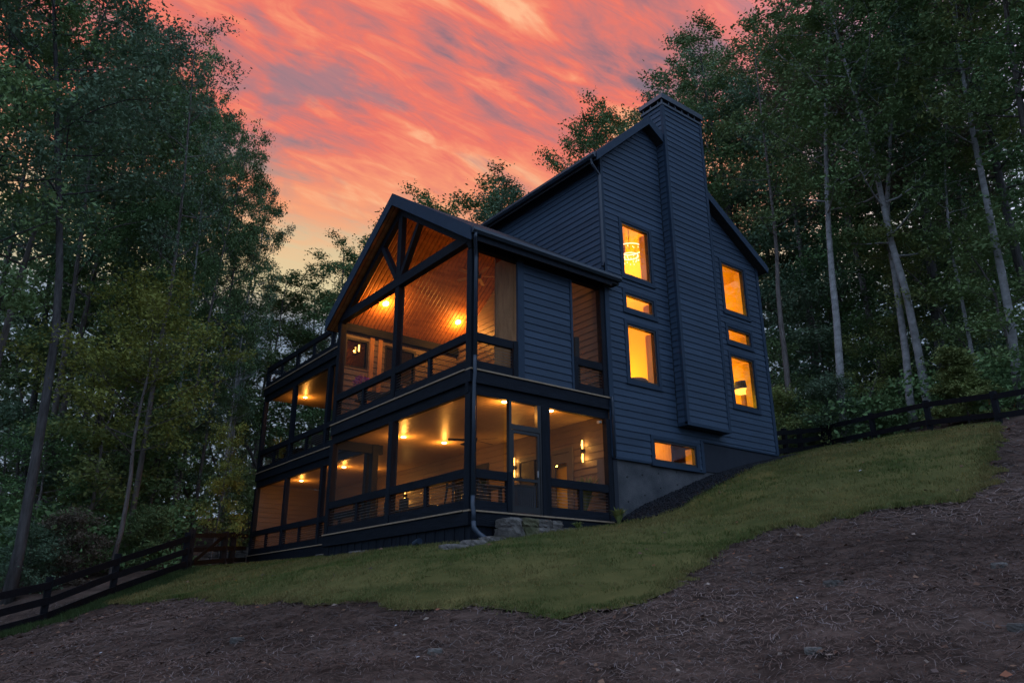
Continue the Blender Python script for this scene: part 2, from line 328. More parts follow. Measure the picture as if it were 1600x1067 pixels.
def inpoly(x, y, P):
    P = np.asarray(P); x = np.asarray(x); y = np.asarray(y); r = np.zeros(x.shape, bool); j = len(P)-1
    for i in range(len(P)):
        xi, yi = P[i]; xj, yj = P[j]
        c = ((yi > y) != (yj > y)) & (x < (xj-xi)*(y-yi)/((yj-yi) if yj != yi else 1e-9)+xi); r ^= c; j = i
    return r
sx, sy = np.meshgrid(np.arange(-5, 19, 0.4), np.arange(-8, 17, 0.4)); sx = sx.ravel()+rng.uniform(-.08, .08, sx.size); sy = sy.ravel()+rng.uniform(-.08, .08, sy.size)
ok = inpoly(sx, sy, poly)
pts = poly+list(zip(sx[ok], sy[ok])); nb = len(poly)
vo, ed, fa, *_ = geometry.delaunay_2d_cdt([Vector(q) for q in pts], [(i, (i+1) % nb) for i in range(nb)], [list(range(nb))], 1, 1e-4)
va = np.array([(q.x, q.y) for q in vo]); tz = gz(va[:, 0], va[:, 1])
# distance to the ragged free edge makes the turf lip
lip = np.full(len(va), 9.0); pa = np.array(poly)
for i in range(0, nb, 1): lip = np.minimum(lip, np.hypot(va[:, 0]-pa[i, 0], va[:, 1]-pa[i, 1]))
hz = 0.012+0.05*np.clip(lip/0.25, 0, 1)
mb = MB(); mb.v = [(x, y, z+h) for (x, y), z, h in zip(va, tz, hz)]; mb.f = [tuple(f) for f in fa]
lawn = mb.build('lawn', M_LAWN, smooth=True); lawn['kind'] = 'structure'; lawn['label'] = 'mown lawn on the slope around the house'

# grass blades (nobody could count them)
def scatter(n, box, P, fn=None):
    x = rng.uniform(box[0], box[1], n); y = rng.uniform(box[2], box[3], n); k = inpoly(x, y, P)
    return x[k], y[k]
gxs, gys = scatter(700000, (-5, 18.6, -8, 16.5), poly)
d = np.hypot(gxs+9.155, gys+13.314); keep = rng.random(len(d)) < np.clip((11/d)**1.7, 0.10, 1); gxs, gys, d = gxs[keep], gys[keep], d[keep]
# a denser fringe on the cut edge
ei = rng.integers(0, 150, 26000); e = pa[ei]+rng.normal(0, 0.06, (26000, 2)); gxs = np.r_[gxs, e[:, 0]]; gys = np.r_[gys, e[:, 1]]; d = np.hypot(gxs+9.155, gys+13.314)
def grassmesh(x, y, hgt, wid, tint, name, m, label, lift=0.01):
    n = len(x); z = gz(x, y)+lift; th = rng.uniform(0, 2*np.pi, n); ln = rng.normal(0, 0.45, (n, 2))
    h = hgt*rng.uniform(0.6, 1.35, n); w = wid*rng.uniform(0.7, 1.3, n)
    b = np.stack([x, y, z], 1); s = np.stack([np.cos(th)*w/2, np.sin(th)*w/2, 0*w], 1); t = b+np.stack([ln[:, 0]*h, ln[:, 1]*h, h], 1)
    V = np.stack([b-s, b+s, t], 1).reshape(-1, 3); f = np.arange(3*n).reshape(-1, 3); me = npmesh(name, V, None, f)
    ca = me.color_attributes.new('tint', 'FLOAT_COLOR', 'POINT'); c = np.concatenate([tint, np.ones((n, 1))], 1); ca.data.foreach_set('color', np.repeat(c, 3, 0).astype(np.float32).ravel())
    o = link(name, me, m); o['kind'] = 'stuff'; o['label'] = label; return o
dry = np.clip(0.45+0.35*np.sin(0.9*gxs+0.5*gys)+0.3*np.sin(1.7*gys-0.8*gxs+1)+rng.normal(0, 0.28, len(gxs)), 0, 1)[:, None]
tint = (1-dry)*np.array([0.086, 0.118, 0.034])+dry*np.array([0.200, 0.168, 0.066])
grassmesh(gxs, gys, 0.042*np.clip(d/11, .8, 1.5), 0.010*np.clip(d/10, 0.8, 2.2), tint*rng.uniform(0.75, 1.25, (len(gxs), 1)), 'grass', M_GRASS, 'short mown grass of the lawn, green with dry brown patches', 0.045)
# rough grass along the left fence
FL = [(1.2,16.3),(-2.16,12.0),(-4.3,10.7),(-6.0,9.5),(-7.8,8.2),(-9.6,6.9)]
fx = []; fy = []
for a, b in zip(FL[1:], FL[2:]):
    t = rng.random(9000); fx.append(a[0]+(b[0]-a[0])*t+rng.normal(0.1, 0.28, 9000)); fy.append(a[1]+(b[1]-a[1])*t+rng.normal(-0.15, 0.28, 9000))
fx = np.concatenate(fx); fy = np.concatenate(fy)
grassmesh(fx, fy, 0.14, 0.014, np.array([[0.06, 0.095, 0.035]])*rng.uniform(0.6, 1.3, (len(fx), 1)), 'tall_grass', M_GRASS, 'longer uncut grass along the foot of the left fence')

# pine straw and litter on the earth
def straw(n, box, near):
    x = rng.uniform(box[0], box[1], n); y = rng.uniform(box[2], box[3], n); k = ~inpoly(x, y, poly); x, y = x[k], y[k]
    dd = np.hypot(x+9.155, y+13.314); k = (dd > 2.0) & (rng.random(len(x)) < np.clip((near/dd)**1.7, 0.02, 1)); return x[k], y[k], dd[k]
x, y, dd = straw(420000, (-14, 16, -15, 12), 8.5); n = len(x)
z = gz(x, y)+rng.uniform(0.004, 0.035, n); th = rng.uniform(0, 2*np.pi, n); L = rng.uniform(0.06, 0.17, n)*np.clip(dd/9, .8, 2); w = 0.0030*np.clip(dd/7, 0.9, 3)
c, s = np.cos(th), np.sin(th); cv = rng.normal(0, 0.25, n)*L
gx_ = (gz(x+.1, y)-gz(x-.1, y))/.2; gy_ = (gz(x, y+.1)-gz(x, y-.1))/.2
def P3(a, b, h): return np.stack([x+a*c-b*s, y+a*s+b*c, z+h+(a*c-b*s)*gx_+(a*s+b*c)*gy_], 1)
V = np.stack([P3(-L/2, -w, 0), P3(-L/2, w, 0), P3(0, cv+w, 0.012), P3(0, cv-w, 0.012), P3(L/2, -w, 0), P3(L/2, w, 0)], 1).reshape(-1, 3)
bs = (np.arange(n)*6)[:, None]; Fq = np.concatenate([bs+np.array([0, 1, 2, 3]), bs+np.array([3, 2, 5, 4])], 0)
me = npmesh('pine_straw', V, Fq); ca = me.color_attributes.new('tint', 'FLOAT_COLOR', 'POINT')
base = np.array([[0.165, 0.112, 0.090]])*(1-rng.random((n, 1))**1.5*0.85)+rng.random((n, 1))**5*np.array([[0.12, 0.115, 0.12]])
patch = 0.8+0.35*np.sin(0.8*x+0.3*y)*np.sin(0.7*y+1.1)
col = np.concatenate([base*patch[:, None], np.ones((n, 1))], 1); ca.data.foreach_set('color', np.repeat(col, 6, 0).astype(np.float32).ravel())
o = link('pine_straw', me, M_STRAW); o['kind'] = 'stuff'; o['label'] = 'brown pine straw mulch covering the bare slope'
# fallen leaves
x, y, dd = straw(26000, (-14, 30, -15, 26), 10); k = ~((x > 0) & (x < 11.3) & (y > 0) & (y < 16.3)); x, y, dd = x[k], y[k], dd[k]
lx, ly = scatter(520, (-5, 18, -8, 16), poly); x = np.r_[x, lx]; y = np.r_[y, ly]; dd = np.r_[dd, np.hypot(lx+9.155, ly+13.314)]; n = len(x); onl = np.r_[np.zeros(n-len(lx)), np.full(len(lx), 0.055)]
z = gz(x, y)+0.03+onl; th = rng.uniform(0, 2*np.pi, n); L = rng.uniform(0.014, 0.040, n)*np.clip(dd/12, 1, 2); c, s = np.cos(th), np.sin(th)
gx_ = (gz(x+.1, y)-gz(x-.1, y))/.2; gy_ = (gz(x, y+.1)-gz(x, y-.1))/.2; cu = rng.uniform(-.3, .9, n)*L
V = np.stack([P3(-L, 0*L, cu*.3), P3(0*L, L*.55, cu), P3(L, 0*L, cu*.2), P3(0*L, -L*.55, 0*L)], 1).reshape(-1, 3)
me = npmesh('fallen_leaves', V, np.arange(4*n).reshape(-1, 4)); ca = me.color_attributes.new('tint', 'FLOAT_COLOR', 'POINT')
pal = np.array([[.20,.12,.08],[.15,.085,.06],[.27,.21,.17],[.11,.08,.07],[.36,.36,.38],[.24,.10,.06]]); col = pal[rng.choice(6, n, p=[.32,.34,.06,.2,.02,.06])]*rng.uniform(.6, 1.2, (n, 1))
ca.data.foreach_set('color', np.repeat(np.concatenate([col, np.ones((n, 1))], 1), 4, 0).astype(np.float32).ravel())
o = link('fallen_leaves', me, M_STRAW); o['kind'] = 'stuff'; o['label'] = 'scattered dry fallen leaves on the earth'
# gravel strip beside the foundation
ICO = np.array([(0,0,1),(.9,0,.3),(.28,.86,.3),(-.73,.53,.3),(-.73,-.53,.3),(.28,-.86,.3),(0,0,-.6)]); IF = np.array([(0,1,2),(0,2,3),(0,3,4),(0,4,5),(0,5,1),(6,2,1),(6,3,2),(6,4,3),(6,5,4),(6,1,5)])
GP = [(4.15,-0.02),(11.4,-0.02),(11.8,0.35),(11.55,-0.50),(9.2,-0.78),(7.6,-1.01),(6.2,-1.22),(5.0,-1.42),(4.25,-1.10)]
x, y = scatter(60000, (4.1, 11.9, -1.5, 0.4), GP); x, y = x[:19000], y[:19000]; n = len(x); r = rng.uniform(0.016, 0.04, n)
z = gz(x, y)+rng.uniform(0.0, 0.07, n); jit = ICO[None]*rng.uniform(.7, 1.3, (n, 7, 3)); V = (np.stack([x, y, z], 1)[:, None]+jit*r[:, None, None]).reshape(-1, 3)
me = npmesh('gravel', V, None, ((np.arange(n)*7)[:, None, None]+IF[None]).reshape(-1, 3)); o = link('gravel', me, M_GRAV); o['kind'] = 'stuff'; o['label'] = 'dark gravel strip along the concrete foundation'
# ------------------------------------------------------------------ the house
HW, HA, HB, DV = 6.96, 4.26, 11.22, 16.3      # porch width, porch depth, far corner, length
H2, H3, DU = 3.05, 6.43, 1.26
house = thing('house', (0, 0, 0), 'dark navy lap-sided house with screened two-storey porch and tall chimney', 'house')
def part(name, mb, m, parent=None, **k): return mb.build(name, m, parent or house, **k)
EXP = 0.178
def bands(zb, zt, lo, hi, ops, step=None, extra=()):
    zs = {zb, zt}; z = zb
    if step:
        while z < zt: zs.add(min(z, zt)); z += step
    for o in ops:
        for q in (o[2], o[3]):
            if zb < q < zt: zs.add(q)
    for q in extra:
        if zb < q < zt: zs.add(q)
    zs = sorted(zs)
    for a, b in zip(zs, zs[1:]):
        if b-a < 1e-4: continue
        cuts = sorted((o[0], o[1]) for o in ops if o[2] < b-1e-5 and o[3] > a+1e-5)
        segs = []; cur = None
        for c in cuts+[(None, None)]:
            segs.append((cur, c[0])); cur = c[1] if cur is None or (c[1] is not None and c[1] > cur) else cur
        out = []
        for s0, s1 in segs:
            l0, l1 = (lo(a+1e-5), lo(b-1e-5)) if s0 is None else (s0, s0); r0, r1 = (hi(a+1e-5), hi(b-1e-5)) if s1 is None else (s1, s1)
            if r0-l0 > 0.01: out.append((l0, r0, l1, max(r1, l1)))
        yield a, b, out
def pt_of(plane, c0):
    if plane == 'y-': return lambda s, z, o: (s, c0-o, z)
    if plane == 'y+': return lambda s, z, o: (s, c0+o, z)
    if plane == 'x-': return lambda s, z, o: (c0-o, s, z)
    if plane == 'x+': return lambda s, z, o: (c0+o, s, z)
def siding(parent, plane, c0, lo, hi, zb, zt, ops=(), m=None, join=None, extra=()):
    P = pt_of(plane, c0); z = zb; made = MB()
    while z < zt-0.02:
        zc = min(z+EXP, zt); pieces = []; prev = []
        for a, b, segs in bands(z, zc, lo, hi, ops, None, extra):
            f = lambda q: 0.026-0.021*(q-z)/EXP; cur = []
            for l0, r0, l1, r1 in segs:
                hit = [p for p in prev if p[1] < r0 and p[2] > l0]                # the same length of board goes on round a window corner
                mb = made if join else (hit[0][0] if hit else MB())
                if not join and not hit: pieces.append(mb)
                for p in hit[1:]:
                    mb.add(p[0].v, p[0].f); pieces = [q for q in pieces if q is not p[0]]
                mb.add([P(l0, a, 0), P(r0, a, 0), P(r1, b, 0), P(l1, b, 0), P(l0, a, f(a)), P(r0, a, f(a)), P(r1, b, f(b)), P(l1, b, f(b))],
                       [(4,5,6,7),(0,1,5,4),(1,2,6,5),(2,3,7,6),(3,0,4,7)])
                cur.append((mb, l1, r1))
            prev = cur
        for mb in pieces: mb.build('siding_board', m or M_SID, parent)
        z += EXP
    if join: return made
def sheath(plane, c0, th, lo, hi, zb, zt, ops=(), extra=()):
    P = pt_of(plane, c0); mb = MB()
    for a, b, segs in bands(zb, zt, lo, hi, ops, None, extra):
        for l0, r0, l1, r1 in segs:
            mb.add([P(l0, a, 0), P(r0, a, 0), P(r1, b, 0), P(l1, b, 0), P(l0, a, -th), P(r0, a, -th), P(r1, b, -th), P(l1, b, -th)], [(0,1,2,3),(7,6,5,4),(0,4,5,1),(1,5,6,2),(2,6,7,3),(3,7,4,0)])
    return mb
PK = (6.14, 12.02); SL, SR = 0.946, 0.655
roofz = lambda u: PK[1]-(PK[0]-u)*SL if u < PK[0] else PK[1]-(u-PK[0])*SR
# side (gable) wall
zl, zr = roofz(HA)-0.2, roofz(HB)-0.2
lo = lambda z: HA+0.10 if z < zl else min(HA+0.10+(z-zl)/SL, PK[0])
hi = lambda z: HB-0.10 if z < zr else max(HB-0.10-(z-zr)/SR, PK[0])
WIN = [(5.05,6.05,6.70,8.20),(5.05,6.05,5.71,6.06),(5.05,6.05,3.73,5.18),(9.42,10.42,6.70,8.20),(9.42,10.42,5.71,6.06),(9.42,10.42,3.73,5.18),(5.79,7.36,1.70,2.16)]
fr = 0.055; tr = 0.10
wop = [(a-fr, b+fr, c-fr, d+fr) for a, b, c, d in WIN]; sop = [(a-fr-tr, b+fr+tr, c-fr-tr, d+fr+tr) for a, b, c, d in WIN]
sidewall = part('side_wall', sheath('y-', 0.0, 0.14, lambda z: lo(z)-0.10, lambda z: hi(z)+0.10, 1.58, PK[1]-0.2, wop, (zl, zr, 2.42)), M_SUBF)
# the siding starts lower on the downhill half
siding(sidewall, 'y-', 0.0, lo, lambda z: 7.72 if z < 2.42 else hi(z), 1.60, PK[1]-0.22, sop+[(6.74, 8.62, 2.66, 14)], extra=(zl, zr, 2.42))
for q in ((HA-0.02, 5.6, 1.545, 1.60), (7.56, 7.74, 1.525, 1.60), (7.745, HB+0.02, 2.375, 2.42)): part('belly_board', MB().box(q[0], q[1], -0.035, -0.002, q[2], q[3]), M_TRIM, sidewall)
part('corner_board', MB().box(HA-0.05, HA+0.10, -0.04, 0.0, 1.58, zl+0.02), M_TRIM, sidewall)
part('corner_board', MB().box(HB-0.10, HB+0.04, -0.04, 0.0, 2.42, zr), M_TRIM, sidewall)
part('corner_board', MB().box(7.62, 7.74, -0.033, -0.001, 1.60, 2.42), M_TRIM, sidewall)
def window(a, b, c, d, plane='y-', c0=0.0, trim=True, glass=None, trimm=None):
    P = pt_of(plane, c0)
    def bx(mb, s0, s1, z0, z1, o0, o1):
        p, q = P(s0, z0, o0), P(s1, z1, o1); return mb.box(min(p[0], q[0]), max(p[0], q[0]), min(p[1], q[1]), max(p[1], q[1]), z0, z1)
    f = MB(); bx(f, a-fr, a, c-fr, d+fr, -0.10, 0.012); bx(f, b, b+fr, c-fr, d+fr, -0.10, 0.012); bx(f, a, b, c-fr, c, -0.10, 0.012); bx(f, a, b, d, d+fr, -0.10, 0.012)
    w = part('window', f, M_BLACK)
    part('pane', bx(MB(), a, b, c, d, -0.052, -0.046), glass or M_GLASS, w)
    if plane == 'y-' and trim: part('inner_jamb', bx(MB(), b+fr*0.2, b+fr, c, d, -0.32, -0.101), M_WALLIN, w)
    if trim:
        g = MB(); A, B, C, D = a-fr, b+fr, c-fr, d+fr
        bx(g, A-tr, A, C-tr, D+tr, -0.002, 0.036); bx(g, B, B+tr, C-tr, D+tr, -0.002, 0.036); bx(g, A, B, C-tr, C, -0.002, 0.036); bx(g, A, B, D, D+tr, -0.002, 0.036)
        part('trim', g, trimm or M_TRIM, w)
        part('sill', bx(MB(), A-tr-0.02, B+tr+0.02, C-tr-0.03, C-tr, -0.002, 0.055), trimm or M_TRIM, w)
    return w
for q in WIN: window(*q)
# concrete foundation
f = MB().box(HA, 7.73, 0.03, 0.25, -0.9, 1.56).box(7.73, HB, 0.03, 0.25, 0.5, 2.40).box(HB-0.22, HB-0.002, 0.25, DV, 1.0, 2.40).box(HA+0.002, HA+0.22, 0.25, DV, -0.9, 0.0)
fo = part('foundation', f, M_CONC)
for u, z in [(4.75,1.15),(4.75,.55),(5.3,1.25),(5.35,.75),(5.9,1.35),(5.95,.98),(6.6,1.45),(6.6,1.12),(7.9,1.9),(8.8,2.1),(9.9,2.2),(10.7,2.25)]:
    part('form_tie', MB().tube([(u, 0.034, z), (u, 0.016, z)], 0.022, 6), M_BLACK, fo)
# back and far walls, closing the house
part('rear_wall', MB().box(HB-0.14, HB, 0.14, DV, 2.38, zr), M_SID); part('far_wall', sheath('y+', DV, 0.14, lambda z: lo(z)-0.1, lambda z: hi(z)+0.1, 0.0, PK[1]-0.2, (), (zl, zr)), M_SID)
# front wall behind the porch and above its roof
DOORS = [(1.62, 2.20, 0.28, 1.72)]
fops = [(1.53, 2.29, 0.0, 1.95), (2.86, 3.62, 0.0, 1.95), (5.2, 7.0, 0.0, 2.1), (12.0, 13.8, 0.0, 2.1)]
fl, fh = (lambda z: 0.0), (lambda z: DV)
fwall = part('front_wall', sheath('x-', HA, 0.14, fl, fh, 0.0, zl-0.02, fops), M_SUBF)
siding(fwall, 'x-', HA, lambda z: 0.06, fh, 6.13, zl-0.05)
pwall = part('porch_wall', sheath('x-', HA-0.001, 0.004, fl, lambda z: HW, 2.7, 2.72), M_SUBF)
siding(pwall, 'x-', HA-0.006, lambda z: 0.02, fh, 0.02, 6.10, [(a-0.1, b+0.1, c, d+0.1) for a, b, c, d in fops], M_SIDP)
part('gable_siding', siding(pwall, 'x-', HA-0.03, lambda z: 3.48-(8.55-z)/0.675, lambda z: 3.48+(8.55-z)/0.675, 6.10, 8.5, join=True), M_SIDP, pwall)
part('corner_board', MB().box(HA-0.045, HA-0.001, -0.04, 0.06, 6.3, zl), M_TRIM, fwall)
# chimney
CU0, CU1, CV, CZ0, CZ1 = 6.78, 8.58, -0.32, 2.70, 12.74
ch = part('chimney', MB().box(CU0, CU1, CV, 0.47, 9.0, CZ1).box(CU0, CU1, CV, -0.002, CZ0, 9.0), M_SUBF)
siding(ch, 'y-', CV, lambda z: CU0+0.08, lambda z: CU1-0.08, CZ0+0.06, CZ1)
part('side_siding', siding(ch, 'x-', CU0, lambda z: CV+0.06, lambda z: -0.02 if z < 10.9 else 0.45, CZ0+0.06, CZ1, join=True), M_SID, ch)
part('side_siding', siding(ch, 'x+', CU1, lambda z: CV+0.06, lambda z: -0.02 if z < 9.7 else 0.45, CZ0+0.06, CZ1, join=True), M_SID, ch)
for a, b in ((CU0-0.03, CU0+0.08), (CU1-0.08, CU1+0.03)): part('corner_board', MB().box(a, b, CV-0.034, CV+0.06, CZ0, CZ1), M_TRIM, ch)
part('base_trim', MB().box(CU0-0.03, CU1+0.03, CV-0.036, -0.01, CZ0-0.03, CZ0+0.06), M_TRIM, ch)
cap = part('chimney_cap', MB().box(CU0-0.05, CU1+0.05, CV-0.05, 0.52, CZ1-0.04, CZ1+0.04).prism([(CU0-0.09, CZ1+0.16), (CU1+0.09, CZ1+0.16), (CU1+0.05, CZ1+0.34), (CU0-0.05, CZ1+0.34)], 1, CV-0.08, 0.55), M_METAL, ch)
vs = MB()
for k in range(7): u = CU0-0.02+k*(CU1-CU0+0.04)/6; vs.box(u-0.02, u+0.02, CV-0.04, CV, CZ1+0.04, CZ1+0.16)
for k in range(3): v = CV+0.1+k*0.3; vs.box(CU0-0.04, CU0, v, v+0.04, CZ1+0.04, CZ1+0.16).box(CU1, CU1+0.04, v, v+0.04, CZ1+0.04, CZ1+0.16)
part('cap_bracket', vs, M_METAL, ch)
# main roof
EL, ER = 3.92, 11.42; RO = -0.27; T = 0.22
rf = part('main_roof', MB().prism([PK, (EL, roofz(EL)), (EL, roofz(EL)-T), (PK[0], PK[1]-T-0.06)], 1, RO, DV+0.3).prism([(PK[0]+0.001, PK[1]), (PK[0]+0.001, PK[1]-T-0.06), (ER, roofz(ER)-T), (ER, roofz(ER))], 1, RO, DV+0.3), M_ROOF)
part('rake_fascia', MB().prism([(PK[0], PK[1]+0.03), (EL-0.02, roofz(EL)+0.01), (EL-0.02, roofz(EL)-T-0.03), (PK[0], PK[1]-T-0.05)], 1, RO-0.035, RO-0.002), M_TRIM, rf)
part('rake_fascia', MB().prism([(PK[0]+0.001, PK[1]+0.03), (PK[0]+0.001, PK[1]-T-0.05), (ER+0.02, roofz(ER)-T-0.03), (ER+0.02, roofz(ER)+0.01)], 1, RO-0.035, RO-0.002), M_TRIM, rf)
part('gutter', MB().prism([(EL-0.13, roofz(EL)-0.02), (EL-0.13, roofz(EL)-0.09), (EL-0.08, roofz(EL)-0.15), (EL-0.01, roofz(EL)-0.15), (EL-0.01, roofz(EL)-0.02)], 1, RO, DV+0.2), M_METAL, rf)
part('gutter', MB().prism([(ER+0.01, roofz(ER)-0.02), (ER+0.01, roofz(ER)-0.15), (ER+0.08, roofz(ER)-0.15), (ER+0.13, roofz(ER)-0.02)], 1, RO, DV+0.2), M_METAL, rf)
part('downspout', MB().tube([(EL-0.05, -0.10, roofz(EL)-0.12), (EL-0.02, -0.10, roofz(EL)-0.3), (HA-0.09, -0.09, roofz(EL)-0.55), (HA-0.09, -0.09, 6.75), (HA-0.16, -0.12, 6.6)], 0.04, 8), M_METAL)
# porch roof
PR = (HW/2, 8.87); PS = 0.675; ev0, ev1 = -0.32, HW+0.32
prz = lambda v: PR[1]-abs(v-PR[0])*PS
pr = part('porch_roof', MB().prism([PR, (ev0, prz(ev0)), (ev0, prz(ev0)-0.24), (PR[0], PR[1]-0.27)], 0, -0.25, HA-0.03).prism([(PR[0]+0.001, PR[1]), (PR[0]+0.001, PR[1]-0.27), (ev1, prz(ev1)-0.24), (ev1, prz(ev1))], 0, -0.25, HA-0.03).box(HA-0.03, HA+0.20, ev0, -0.05, prz(ev0)-0.22, prz(ev0)+0.05), M_ROOF)
def slope(v0, v1, dz0, dz1, u0, u1): return MB().prism([(v0, prz(v0)+dz0), (v1, prz(v1)+dz0), (v1, prz(v1)+dz1), (v0, prz(v0)+dz1)], 0, u0, u1)
part('rake_fascia', slope(PR[0], ev0-0.02, 0.03, -0.33, -0.285, -0.252), M_TRIM, pr); part('rake_fascia', slope(PR[0]+0.001, ev1+0.02, 0.03, -0.33, -0.285, -0.252), M_TRIM, pr)
part('porch_ceiling', slope(PR[0], ev0+0.03, -0.285, -0.31, -0.25, HA-0.03), M_PINE, pr); part('porch_ceiling', slope(PR[0]+0.001, ev1-0.03, -0.285, -0.31, -0.25, HA-0.03), M_PINE, pr)
for v, sgn in ((ev0, -1), (ev1, 1)):
    g = MB().prism([(v+sgn*0.005, prz(v)-0.03), (v+sgn*0.005, prz(v)-0.16), (v+sgn*0.07, prz(v)-0.16), (v+sgn*0.12, prz(v)-0.10), (v+sgn*0.12, prz(v)-0.03)], 0, -0.25, HA+0.22 if sgn < 0 else HA-0.05)
    part('gutter', g, M_METAL, pr)
    part('eave_fascia', MB().box(-0.25, HA-0.05, min(v, v+sgn*0.004), max(v, v+sgn*0.004), prz(v)-0.30, prz(v)-0.02), M_BEAM, pr)
# truss in the gable
TZ0, TZ1 = 6.18, 6.43
ts = part('porch_truss', MB().box(-0.02, 0.16, 0.0, HW, TZ0, TZ1), M_BEAMH)
part('rafter', MB().prism([(PR[0], prz(PR[0])-0.315), (0.0, prz(0)-0.315), (0.0, prz(0)-0.53), (PR[0], prz(PR[0])-0.56)], 0, 0.0, 0.14), M_BEAMH, ts)
part('rafter', MB().prism([(PR[0]+0.001, prz(PR[0])-0.315), (HW, prz(HW)-0.315), (HW, prz(HW)-0.53), (PR[0]+0.001, prz(PR[0])-0.56)], 0, 0.0, 0.14), M_BEAMH, ts)
part('king_post', MB().box(0.01, 0.15, PR[0]-0.10, PR[0]+0.10, TZ1, prz(PR[0])-0.56), M_BEAM, ts)
for s in (-1, 1): part('brace', MB().beam((0.08, PR[0]+s*0.12, TZ1+0.04), (0.08, PR[0]+s*0.98, 7.70), 0.13, 0.15, (1, 0, 0)), M_BEAM, ts)
part('plate_beam', MB().box(-0.02, HA-0.04, -0.01, 0.14, 5.98, 6.22), M_BEAMH, ts); part('plate_beam', MB().box(-0.02, HA-0.04, HW-0.14, HW+0.01, 5.98, 6.22), M_BEAMH, ts)
# floors, rims and ceilings
def rim(zt, segs, name='rim_beam', top=True):
    for (ax, c, s0, s1) in segs:
        for nm, z0, z1, o, m in (('rim_beam', zt-0.29, zt-0.012, -0.02, M_BEAMH), ('drop_beam', zt-0.53, zt-0.292, 0.05, M_BEAMH), ('edge_strip', zt-0.010, zt+0.022, -0.055, M_TAN)):
            if nm == 'drop_beam' and not top: continue
            mb = MB()
            if ax == 'x': mb.box(c+o, c+0.16, s0, s1, z0, z1)
            else: mb.box(s0, s1, c+o, c+0.16, z0, z1)
            part(nm, mb, m)
FR = ('x', 0.0, 0.161, HW); SD = ('y', 0.0, -0.02, HA-0.045); DK = ('x', DU, HW+0.05, DV); DL = ('y', DV-0.14, DU+0.17, HA-0.03)
rim(H2, [FR, SD, DK]); rim(0.0, [FR, SD, DK], top=False); rim(H3, [DK])
for zt in (0.0, H2, H3): part('rim_beam', MB().box(DU+0.165, HA-0.05, DV-0.14, DV+0.02, zt-0.29, zt-0.01), M_BEAMH)
for zt in (0.0, H2): part('porch_floor', MB().box(0.165, HA-0.03, 0.165, HW-0.002, zt-0.05, zt-0.005), M_DECK)
for zt in (0.0, H2, H3): part('deck_floor', MB().box(DU+0.165, HA-0.03, HW, DV-0.145, zt-0.05, zt-0.005), M_DECK)
part('lower_ceiling', MB().box(0.163, HA-0.03, 0.163, HW, H2-0.39, H2-0.37), M_CREAM); part('lower_ceiling', MB().box(DU+0.163, HA-0.03, HW+0.001, DV-0.145, H2-0.39, H2-0.37), M_CREAM)
part('upper_ceiling', MB().box(DU+0.163, HA-0.03, HW+0.16, DV-0.145, H3-0.42, H3-0.40), M_CREAM)
# skirt of dark boards below the lower floor
def skirt(ax, c, s0, s1):
    s = s0; k = 0; mb = MB()
    while s < s1-0.02:
        e = min(s+0.19, s1); o = 0.014*(k % 2)
        (mb.box(c+0.05-o, c+0.08, s, e-0.006, -1.25, -0.292) if ax == 'x' else mb.box(s, e-0.006, c+0.05-o, c+0.08, -1.25, -0.292)); s = e; k += 1
    part('skirt', mb, M_BEAM)
skirt('x', 0.0, 0.0, HW); skirt('y', 0.0, 0.09, HA); skirt('x', DU, HW, DV); 
part('skirt', MB().box(0.09, DU+0.05, HW-0.08, HW-0.04, -1.25, -0.292), M_BEAM); part('skirt', MB().box(DU+0.09, HA, DV-0.08, DV-0.04, -1.25, -0.292), M_BEAM)
# posts
def post(u, v, z0, z1, w=0.17, m=M_BEAM): part('post', MB().box(u, u+w, v, v+w, z0, z1), m, bevel=0.008)
for v in (0.0, HW/2-0.10, HW-0.19):
    w = 0.19
    post(0.0-0.005, v-0.005, 0.025, H2-0.532, w); post(0.0-0.005, v-0.005, H2+0.025, TZ0-0.002 if v != 0 else 5.975, w)
for v in (10.2, 13.2, DV-0.17): post(DU, v, 0.025, H2-0.532, 0.16); post(DU, v, H2+0.025, H3-0.532, 0.16); 
for v in (7.1, 10.2, 13.2, DV-0.15): post(DU+0.01, v, H3+0.025, H3+0.93, 0.13)
post(DU, 7.15, 0.025, H2-0.532, 0.16)
post(2.02, 0.0, 0.025, H2-0.532, 0.24); post(4.08, -0.012, 0.025, H2-0.532, 0.15); post(1.26, HW-0.2, 0.025, H2-0.392, 0.19)
post(4.06, -0.01, H2+0.025, 5.975, 0.17); post(3.08, -0.012, H2+0.025, H2+0.9, 0.13); post(1.20, -0.012, H2+0.025, H2+0.9, 0.13); post(1.02, -0.012, 0.025, 0.90, 0.13)
part('side_beam', MB().box(0.17, 1.6, HW-0.17, HW-0.03, H2-0.66, H2-0.395), M_BEAMH)
